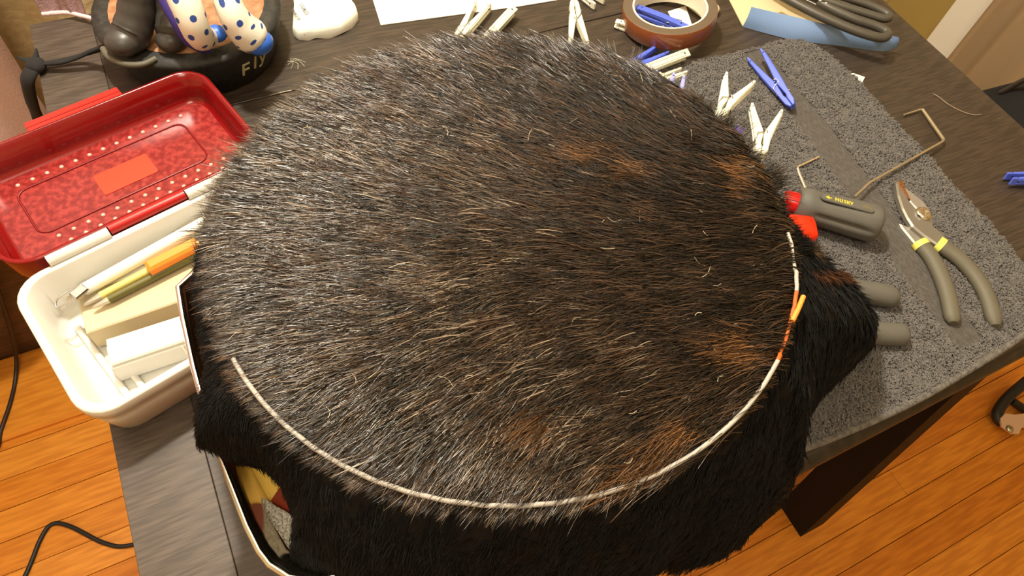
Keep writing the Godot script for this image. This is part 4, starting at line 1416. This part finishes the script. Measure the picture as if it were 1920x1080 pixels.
	prism(bl, PackedVector2Array([Vector2(0.676, 0.452), Vector2(0.684, 0.462), Vector2(0.655, 0.545), Vector2(0.640, 0.600), Vector2(0.640, 0.535), Vector2(0.655, 0.488)]), 0.0275, 0.0300, 0.0006, flat(W(0, 0, 0)))
	wobj("blade", bl, M.steel, sx)
	var dt := mk()
	for i in 6: ball(dt, W(0.6620 + i * 0.0038, 0.0365, -0.4720 + i * 0.0058), Vector3(0.0016, 0.001, 0.0012), Basis(UP, -0.9), 8, 5)
	var dto := wobj("dotted_inlay", dt, mat(rgb8(226, 216, 186), 0.5), sx)
	dto.set_meta("kind", "stuff")

	# little scraps on the bare table
	var ch := mk()
	prism(ch, PackedVector2Array([Vector2(0.6600, 0.3690), Vector2(0.6743, 0.3677), Vector2(0.6835, 0.3575), Vector2(0.6693, 0.3488)]), 0.0002, 0.001, 0.0, flat(W(0, 0, 0)))
	tag(obj("paper_chip", ch, M.paper), "small white paper chip at the right edge of the towel", "paper")
	var th := mk()
	tube(th, smooth_path([W(0.7454, 0.0006, -0.3074), W(0.7477, 0.0010, -0.2993), W(0.7500, 0.0006, -0.2880), W(0.7570, 0.0006, -0.2735), W(0.7665, 0.0006, -0.2640), W(0.7765, 0.0006, -0.2610)]), 0.0005, 6)
	tag(obj("loose_thread", th, mat(rgb8(150, 132, 110), 0.7)), "thin pale curved thread on the bare table at right", "thread")
	var fu := mk()
	for i in 9:
		var a := i * 0.9
		tube(fu, smooth_path([W(0.087, 0.0004, -0.590), W(0.087 + 0.006 * cos(a), 0.002, -0.588 + 0.005 * sin(a)), W(0.090 + 0.009 * cos(a + 0.8), 0.0005, -0.584 + 0.007 * sin(a + 0.8))], 4), 0.00022, 4)
	tag(obj("hair_tuft", fu, mat(rgb8(196, 188, 168), 0.7)), "tiny tuft of pale hair beside the figurine plinth", "hair")
	var fc := mk()
	tube(fc, [W(0.0525, 0.0006, -0.5495), W(0.0655, 0.0006, -0.5500), W(0.074, 0.0006, -0.5495)], 0.0006, 5)
	tag(obj("bristle", fc, mat(rgb8(170, 160, 140), 0.6)), "single pale bristle lying along the table seam", "hair")

# ---------------------------------------------------------------- beyond and below the table
func curtain(called: String, label: String, top: Array, bottom: Array, folds: float, depth: float, m: Material, thick := 0.002) -> void:
	var a := smooth_path(top, 14)
	var b := smooth_path(bottom, 14)
	var n := a.size()
	var t := thing(called, label, "curtain", (b[0] + b[n - 1]) / 2)
	var front := []
	for k in 13:
		var v := k / 12.0
		var ring := PackedVector3Array()
		for i in n:
			var u := float(i) / (n - 1)
			var p: Vector3 = a[i].lerp(b[i], v)
			var nrm := Vector3(-(b[n - 1].z - b[0].z), 0, b[n - 1].x - b[0].x).normalized()
			ring.append(p + nrm * (sin(u * folds * TAU + sin(v * 3.0) * 0.4) * 0.7 + sin(u * folds * 2.3 * TAU + 1.0) * 0.3) * depth * (0.75 + 0.4 * v))
		front.append(ring)
	var st := mk()
	var bk := []
	for ring in front:
		var q := PackedVector3Array()
		var nrm := Vector3(-(b[n - 1].z - b[0].z), 0, b[n - 1].x - b[0].x).normalized()
		for p in ring: q.append(p - nrm * thick)
		bk.append(q)
	# outline of each level goes once round the cloth
	var rings := []
	for k in front.size():
		var ring := PackedVector3Array()
		for p in front[k]: ring.append(p)
		for i in n: ring.append(bk[k][n - 1 - i])
		rings.append(ring)
	rings.reverse()
	loft(st, rings, false, false, 1)
	wobj("cloth", st, m, t)

func beyond_table() -> void:
	var mauve := grained(rgb8(226, 198, 200), rgb8(238, 212, 212), M.fine, Vector3(30, 30, 30), 0.9, 0.05)
	curtain("mauve_curtain", "long mauve curtain hanging left of the table", [Vector3(-1.2, 2.2, -0.60), Vector3(-0.7, 2.2, -0.715), Vector3(-0.178, 2.2, -0.845)], [Vector3(-1.2, 0.36, -0.60), Vector3(-0.75, 0.36, -0.705), Vector3(-0.205, 0.36, -0.845)], 9.0, 0.012, mauve)
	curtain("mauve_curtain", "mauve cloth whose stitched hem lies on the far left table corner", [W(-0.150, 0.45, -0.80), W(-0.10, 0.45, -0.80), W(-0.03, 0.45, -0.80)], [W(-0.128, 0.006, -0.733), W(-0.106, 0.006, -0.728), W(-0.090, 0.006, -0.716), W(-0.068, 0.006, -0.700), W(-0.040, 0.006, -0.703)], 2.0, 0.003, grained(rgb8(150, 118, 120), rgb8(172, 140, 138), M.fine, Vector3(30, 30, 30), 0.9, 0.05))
	var hm := mk()
	tube(hm, smooth_path([W(-0.128, 0.0065, -0.731), W(-0.106, 0.0065, -0.7265), W(-0.090, 0.0065, -0.7145), W(-0.068, 0.0065, -0.6985), W(-0.040, 0.0065, -0.7015)]), 0.0022, 8)
	tag(obj("stitched_hem", hm, mauve), "pale rolled seam along the mauve cloth at the table corner", "seam")
	var brown := mat(rgb8(170, 144, 108), 0.85)
	curtain("brown_curtain", "brown pleated curtain right of the white door casing", [Vector3(1.54, 2.1, -0.655), Vector3(1.54, 2.1, -0.3), Vector3(1.54, 2.1, 0.04)], [Vector3(1.54, 0.02, -0.655), Vector3(1.54, 0.02, -0.3), Vector3(1.54, 0.02, 0.04)], 9.5, 0.038, brown)
	# black bag on the floor right of the table
	var bg := thing("black_bag", "black fabric bag standing on the floor right of the table", "bag", Vector3(1.28, 0, -0.36))
	var s := mk()
	var rings := []
	for l in [[0.9, 0.0], [1.0, 0.02], [1.04, 0.2], [0.98, 0.38], [0.8, 0.48], [0.5, 0.53], [0.2, 0.545]]:
		var ring := PackedVector3Array()
		for j in 28:
			var a := TAU * j / 28.0
			var w: float = l[0] * (1.0 + 0.05 * sin(a * 5.0 + l[1] * 20.0))
			ring.append(Vector3(0.085 * w * cos(a), l[1], -0.13 * w * sin(a)))
		rings.append(ring)
	loft(s, rings, true, true, 1)
	obj("body", s, M.black_cloth, bg)
	var hs := mk()
	tube(hs, smooth_path([Vector3(-0.03, 0.52, -0.06), Vector3(-0.035, 0.585, -0.03), Vector3(-0.03, 0.59, 0.03), Vector3(-0.03, 0.52, 0.06)]), 0.008, 8, 0.5)
	obj("strap", hs, mat(rgb8(70, 66, 62), 0.6), bg)
	# cables at left
	var c1 := mk()
	tube(c1, smooth_path([Vector3(-0.560, 0.004, -0.415), Vector3(-0.524, 0.004, -0.454), Vector3(-0.496, 0.004, -0.503), Vector3(-0.476, 0.004, -0.521), Vector3(-0.450, 0.004, -0.505), Vector3(-0.403, 0.004, -0.453), Vector3(-0.364, 0.004, -0.433), Vector3(-0.28, 0.004, -0.43)]), 0.0036, 10)
	tag(obj("floor_cable", c1, M.black), "black cable curving over the floorboards at lower left", "cable")
	var c2 := mk()
	tube(c2, smooth_path([Vector3(-0.400, 0.30, -0.852), Vector3(-0.440, 0.16, -0.856), Vector3(-0.480, 0.040, -0.852), Vector3(-0.496, 0.0165, -0.811), Vector3(-0.510, 0.0158, -0.765), Vector3(-0.528, 0.0158, -0.722), Vector3(-0.545, 0.006, -0.690), Vector3(-0.60, 0.004, -0.64)]), 0.0036, 10)
	tag(obj("wall_cable", c2, mat(rgb8(46, 30, 22), 0.5)), "thin dark cable running down the baseboard to the floor", "cable")
	# metal bracket of a folding chair near the floor at lower right
	var ch := thing("chair_bracket", "cream metal bracket with bolt on a dark bar at lower right", "bracket", Vector3(1.26, 0.0, 0.05))
	var pl := mk()
	prism(pl, PackedVector2Array([Vector2(-0.024, 0.0), Vector2(-0.012, -0.018), Vector2(0.004, -0.022), Vector2(0.02, -0.010), Vector2(0.06, -0.016), Vector2(0.06, 0.016), Vector2(0.02, 0.018), Vector2(0.0, 0.024), Vector2(-0.016, 0.016)]), 0.0, 0.006, 0.001, flat(Vector3(1.262, 0.030, 0.058), -0.25) )
	wobj("plate", pl, mat(rgb8(214, 178, 150), 0.5), ch)
	var bt := mk()
	lathe(bt, [Vector2(0.008, 0.0), Vector2(0.008, 0.003), Vector2(0.005, 0.005), Vector2(0.0005, 0.005)], 16, Transform3D(Basis(), Vector3(1.248, 0.036, 0.064)))
	wobj("bolt", bt, M.steel, ch)
	var br := mk()
	tube(br, smooth_path([Vector3(1.256, 0.024, 0.050), Vector3(1.258, 0.026, 0.030), Vector3(1.30, 0.035, 0.012), Vector3(1.37, 0.05, 0.0)]), 0.011, 10)
	tube(br, [Vector3(1.31, 0.03, 0.02), Vector3(1.345, 0.012, 0.06)], 0.009, 10)
	wobj("bar", br, M.black, ch)
